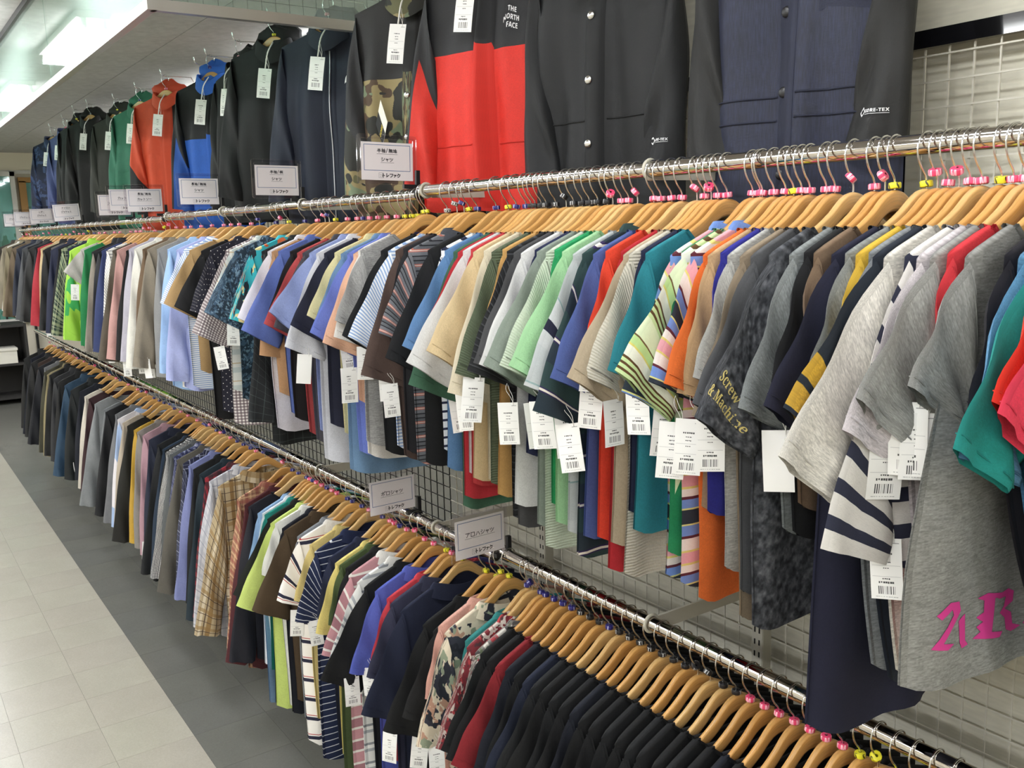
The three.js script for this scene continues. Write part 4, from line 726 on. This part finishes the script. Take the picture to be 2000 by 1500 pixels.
// ---------------------------------------------------------------- category signs
const G = {
  'ア': [[[1, 2], [9, 2], [7, 4.5]], [[5, 3.5], [5, 6], [3, 9]]], 'ロ': [[[1.5, 2], [8.5, 2], [8.5, 9], [1.5, 9], [1.5, 1.6]]], 'ハ': [[[4, 3], [3, 6], [1, 9]], [[6, 3], [7.5, 6], [9, 9]]],
  'シ': [[[2, 1.8], [4.2, 2.9]], [[1, 4.4], [3.2, 5.5]], [[1.6, 9], [6, 7.4], [9, 3]]], 'ヤ': [[[1, 4], [9, 2.5], [7, 5.5]], [[3.5, 1], [6, 9.5]]], 'ツ': [[[1.5, 3], [2.5, 5.5]], [[4.5, 2.5], [5.5, 5]], [[9, 3], [7, 7], [3, 9.5]]],
  'ポ': [[[1, 3], [8, 3]], [[4.5, 1], [4.5, 9.5]], [[2.8, 5], [1, 8]], [[6.2, 5], [8, 8]], [[8.4, 0.8], [9.4, 0.4], [9.8, 1.4], [8.8, 1.8], [8.4, 0.8]]], 'カ': [[[1, 3.5], [9, 3.5], [8, 9], [6.5, 8.5]], [[4.5, 1], [4.3, 5], [1.5, 9.5]]],
  'ト': [[[4, 1], [4, 9.5]], [[4, 4], [8, 6]]], 'ソ': [[[2, 2], [3.5, 5]], [[8.5, 2], [7, 6.5], [3, 9.5]]], 'ー': [[[1, 5], [9, 5]]], 'レ': [[[3, 1], [3, 9], [8.5, 5]]], 'フ': [[[1, 2], [8.5, 2], [7.5, 6], [3, 9.5]]], 'ク': [[[4, 1], [3.3, 3.5], [1, 6]], [[3.6, 2.8], [8.5, 2.8], [7, 7], [3, 9.5]]],
  'ナ': [[[1, 3.5], [9, 3.5]], [[5, 1], [5, 5], [2, 9.5]]], 'イ': [[[8, 1], [5, 4.5], [1, 6.5]], [[5.5, 4], [5.5, 9.5]]], 'ン': [[[1.5, 2.5], [4, 4]], [[1.5, 9], [6, 7.5], [9, 3.5]]], 'ケ': [[[3.5, 1], [1, 6]], [[3, 3.5], [9, 3.5]], [[6.2, 3.5], [5.5, 7], [3, 9.5]]],
  'ザ': [[[1, 3.5], [9, 3.5]], [[3, 1.5], [3, 6]], [[7, 1.5], [7, 5], [4, 9.5]], [[8.2, 0.2], [8.8, 1.6]], [[9.4, 0], [10, 1.3]]], 'ス': [[[1.5, 2], [8, 2], [5, 6], [1, 9.5]], [[5.5, 5.5], [9, 9.5]]],
  '半': [[[2.5, 1.5], [3.5, 3.5]], [[7.5, 1.5], [6.5, 3.5]], [[1.5, 4.3], [8.5, 4.3]], [[0.5, 6.5], [9.5, 6.5]], [[5, 1], [5, 9.7]]],
  '袖': [[[2.2, 0.5], [2.8, 1.8]], [[0.8, 3], [4, 3], [1, 6.5]], [[2.5, 4.6], [2.5, 9.7]], [[3, 5.5], [4.2, 6.6]], [[5.2, 3.5], [9.2, 3.5], [9.2, 9.2], [5.2, 9.2], [5.2, 3.5]], [[7.2, 1], [7.2, 9.2]], [[5.2, 6.3], [9.2, 6.3]]],
  '無': [[[2.5, 0.8], [1, 3]], [[2, 2.2], [9, 2.2]], [[0.5, 6.6], [9.5, 6.6]], [[1.2, 4.4], [9, 4.4]], [[2.6, 2.2], [2.6, 6.6]], [[4.4, 2.2], [4.4, 6.6]], [[6.2, 2.2], [6.2, 6.6]], [[8, 2.2], [8, 6.6]], [[1.5, 8], [1, 9.5]], [[4, 8], [4.2, 9.4]], [[6.2, 8], [6.5, 9.4]], [[8.3, 8], [9.2, 9.5]]],
  '地': [[[0.5, 4], [4, 4]], [[2.2, 1.5], [2.2, 8]], [[0.3, 8.3], [4.2, 7.3]], [[4.5, 4.8], [9, 3.6], [8.8, 6.8], [8, 7]], [[6.7, 1], [6.7, 7.5]], [[5.2, 2.5], [5.2, 9], [9.3, 9], [9.5, 7.6]]],
  '長': [[[3, 1], [3, 5.6]], [[3, 1], [8.5, 1]], [[3, 2.5], [8, 2.5]], [[3, 4], [8, 4]], [[0.8, 5.6], [9.3, 5.6]], [[3, 5.6], [3, 9.3], [5, 8.3]], [[5, 5.6], [6.5, 8], [9.2, 9.5]], [[8.2, 6.4], [6.2, 7.6]]],
  '柄': [[[0.5, 3.5], [4.2, 3.5]], [[2.4, 1], [2.4, 9.7]], [[2.4, 3.8], [0.5, 7.2]], [[2.5, 4], [4.2, 6.2]], [[4.6, 1.8], [9.6, 1.8]], [[5, 4.2], [5, 9.6]], [[5, 4.2], [9.2, 4.2], [9.2, 9.3], [8.5, 9.3]], [[7.1, 1.8], [7, 5.4], [5.6, 7.6]], [[7, 5.6], [8.4, 7.4]]],
  '/': [[[8, 0.5], [2, 9.7]]],
};
G['ジ'] = [...G['シ'], [[7.2, 0.2], [7.9, 1.6]], [[8.7, 0], [9.4, 1.4]]]; G['ャ'] = G['ヤ']; G['ッ'] = G['ツ']; G['ァ'] = G['ア'];
const SMALL = 'ャッァ';
function write(x, s, cx, y, size, weight) {
  const adv = [...s].map((c) => (SMALL.includes(c) ? 0.8 : c === '/' ? 0.7 : 1) * size * 1.06), W = adv.reduce((a, b) => a + b, 0); let px = cx - W / 2; x.lineWidth = weight; x.lineCap = 'square'; x.lineJoin = 'miter';
  [...s].forEach((c, i) => { const k = (SMALL.includes(c) ? 0.72 : 1) * size / 10, oy = SMALL.includes(c) ? size * 0.27 : 0, kx = c === '/' ? 0.6 * k : k; for (const st of G[c] ?? []) { x.beginPath(); st.forEach(([a, b], j) => (j ? x.lineTo(px + a * kx, y + oy + b * k) : x.moveTo(px + a * kx, y + oy + b * k))); x.stroke(); } px += adv[i]; });
  return W;
}
const SW = 0.18, SH = 0.136;
function roundRect(w, h, r) { const s = new THREE.Shape(), a = w / 2, b = h / 2; s.moveTo(-a + r, -b); s.lineTo(a - r, -b); s.quadraticCurveTo(a, -b, a, -b + r); s.lineTo(a, b - r); s.quadraticCurveTo(a, b, a - r, b); s.lineTo(-a + r, b); s.quadraticCurveTo(-a, b, -a, b - r); s.lineTo(-a, -b + r); s.quadraticCurveTo(-a, -b, -a + r, -b); return s; }
const frameGeo = (() => { const s = roundRect(SW, SH, 0.008); s.holes.push(roundRect(SW - 0.018, SH - 0.018, 0.004)); return new THREE.ExtrudeGeometry(s, { depth: 0.005, bevelEnabled: true, bevelSize: 0.001, bevelThickness: 0.001, bevelSegments: 2, curveSegments: 5 }); })();
const sheetGeo = new THREE.ShapeGeometry(roundRect(SW - 0.012, SH - 0.012, 0.004), 4);
function sign(lines, z, y, yaw, roll, label, scale = 1, dx = 0) {
  const c = document.createElement('canvas'); c.width = 512; c.height = 352; const x = c.getContext('2d'); x.fillStyle = '#eceae8'; x.fillRect(0, 0, 512, 352); x.strokeStyle = '#3f5f8a'; x.lineWidth = 5; x.strokeRect(28, 24, 456, 238); x.strokeStyle = x.fillStyle = '#26262a';
  const size = lines.length > 1 ? 42 : 50; lines.forEach((s, i) => { const yy = lines.length > 1 ? 56 + i * 80 : 118, W = write(x, s, 256, yy, i === 0 && lines.length > 1 ? 40 : size, 5.5); x.fillRect(256 - W / 2 - 4, yy + size + 9, W + 8, 2.5); });
  x.lineWidth = 2; x.strokeStyle = '#77777a'; x.strokeRect(170, 284, 46, 46); x.lineWidth = 3; for (const [a, b] of [[180, 296], [196, 300], [184, 314], [202, 312]]) { x.beginPath(); x.moveTo(a, b); x.lineTo(a + 8, b + 9); x.stroke(); } x.strokeStyle = '#1c1c1e'; write(x, 'トレファク', 292, 286, 38, 7);
  const t = new THREE.CanvasTexture(c); t.colorSpace = THREE.SRGBColorSpace; const paper = new THREE.MeshStandardMaterial({ map: t, roughness: 0.55 });
  const g = thing('rail_sign', label, 'sign', [RAIL_X + dx, y, z], 'category signs clipped to the rails'); g.rotation.y = yaw; g.rotation.z = roll; g.scale.setScalar(scale);
  const cx = -SW / 2 + 0.012, cy = SH / 2 + 0.012;
  const fr = mesh('clear_frame', frameGeo, M.acrylic, g); fr.position.set(cx, cy, -0.0025);
  const sh = mesh('clear_sheet', sheetGeo, M.acrylic, g); sh.position.set(cx, cy, 0.0032);
  const card = mesh('printed_card', new THREE.BoxGeometry(SW - 0.022, SH - 0.03, 0.0006), [M.card, M.card, M.card, M.card, paper, M.card], g); card.position.set(cx, cy - 0.005, 0.0018);
  mesh('clip', mergeGeometries([box(0.012, 0.05, 0.012, 0.016, 0.028, 0), box(0.05, 0.012, 0.014, -0.004, 0.006, 0), box(0.02, 0.02, 0.03, 0.01, -0.006, 0)]), M.blackPlastic, g);
}
sign(['半袖/無地', 'シャツ'], -2.42, EYE + 0.112, -0.10, -0.03, 'clear card holder reading short sleeve plain shirts, in front of the camouflage jacket');
sign(['半袖/柄', 'シャツ'], -3.28, EYE + 0.106, -0.08, -0.02, 'clear card holder reading short sleeve patterned shirts, below the black hooded jacket');
sign(['長袖/無地', 'シャツ'], -4.2, EYE + 0.104, -0.05, -0.01, 'clear card holder reading long sleeve plain shirts, below the blue jacket', 1.06);
sign(['長袖/無地', 'カットソー'], -5.14, EYE + 0.098, -0.05, 0.0, 'clear card holder below the orange jacket', 1.1);
sign(['カットソー'], -5.55, EYE + 0.115, -0.05, 0.0, 'clear card holder half hidden behind the one below the orange jacket', 1.1);
sign(['スポーツ'], -5.85, EYE + 0.097, -0.02, 0.0, 'clear card holder third from the orange jacket, left of two overlapping ones', 1.1);
sign(['ナイロン', 'ジャケット'], -7.35, EYE + 0.098, 0.0, 0.05, 'tilted clear card holder below the black hooded coat', 1.1);
sign(['レザー', 'ジャケット'], -8.45, EYE + 0.095, 0.0, 0.02, 'clear card holder left of the tilted one, near the far end', 1.1);
sign(['ジャケット'], -9.4, EYE + 0.094, 0.0, 0.0, 'clear card holder second from the far left end', 1.1);
sign(['ジャケット'], -10.1, EYE + 0.094, 0.0, 0.0, 'clear card holder at the far left end by the window', 1.1);
sign(['ポロシャツ'], -2.5, LOW_Y(-3) + 0.01, 0.02, 0.0, 'clear card holder reading polo shirts on the lower rail', 1.0);
sign(['アロハシャツ'], -2.0, LOW_Y(-3) + 0.012, 0.02, 0.0, 'clear card holder reading aloha shirts at the end of the lower rail', 1.0);
// ---------------------------------------------------------------- far left end of the aisle
{
  const wh = new THREE.MeshStandardMaterial({ color: 0xd8d4c8, roughness: 0.6 }), dk = new THREE.MeshStandardMaterial({ color: 0x2c2a28, roughness: 0.7 });
  const s = thing('display_shelf', 'dark low shelf unit standing beyond the far end of the racks', 'shelf', [1.05, 0, -13.2]);
  mesh('side_panel', box(0.03, 1.0, 0.5, -0.55, 0.5, 0), dk, s); mesh('side_panel', box(0.03, 1.0, 0.5, 0.55, 0.5, 0), dk, s); for (const y of [0.08, 0.5, 0.98]) mesh('shelf_board', box(1.07, 0.03, 0.5, 0, y, 0), dk, s); mesh('back_panel', box(1.07, 1.0, 0.02, 0, 0.5, -0.24), dk, s);
  [['white storage box on the dark shelf beyond the racks', 0.1, 0.995], ['white storage box inside the dark shelf beyond the racks', 0.25, 0.515]].forEach(([l, x, y]) => { const b = thing('storage_box', l, 'box', [1.05 + x, y + 0.002, -13.1]); mesh('box_body', box(0.36, 0.16, 0.3, 0, 0.08, 0), wh, b); mesh('box_lid', box(0.38, 0.03, 0.32, 0, 0.175, 0), wh, b); });
}
renderer.render(scene, camera);
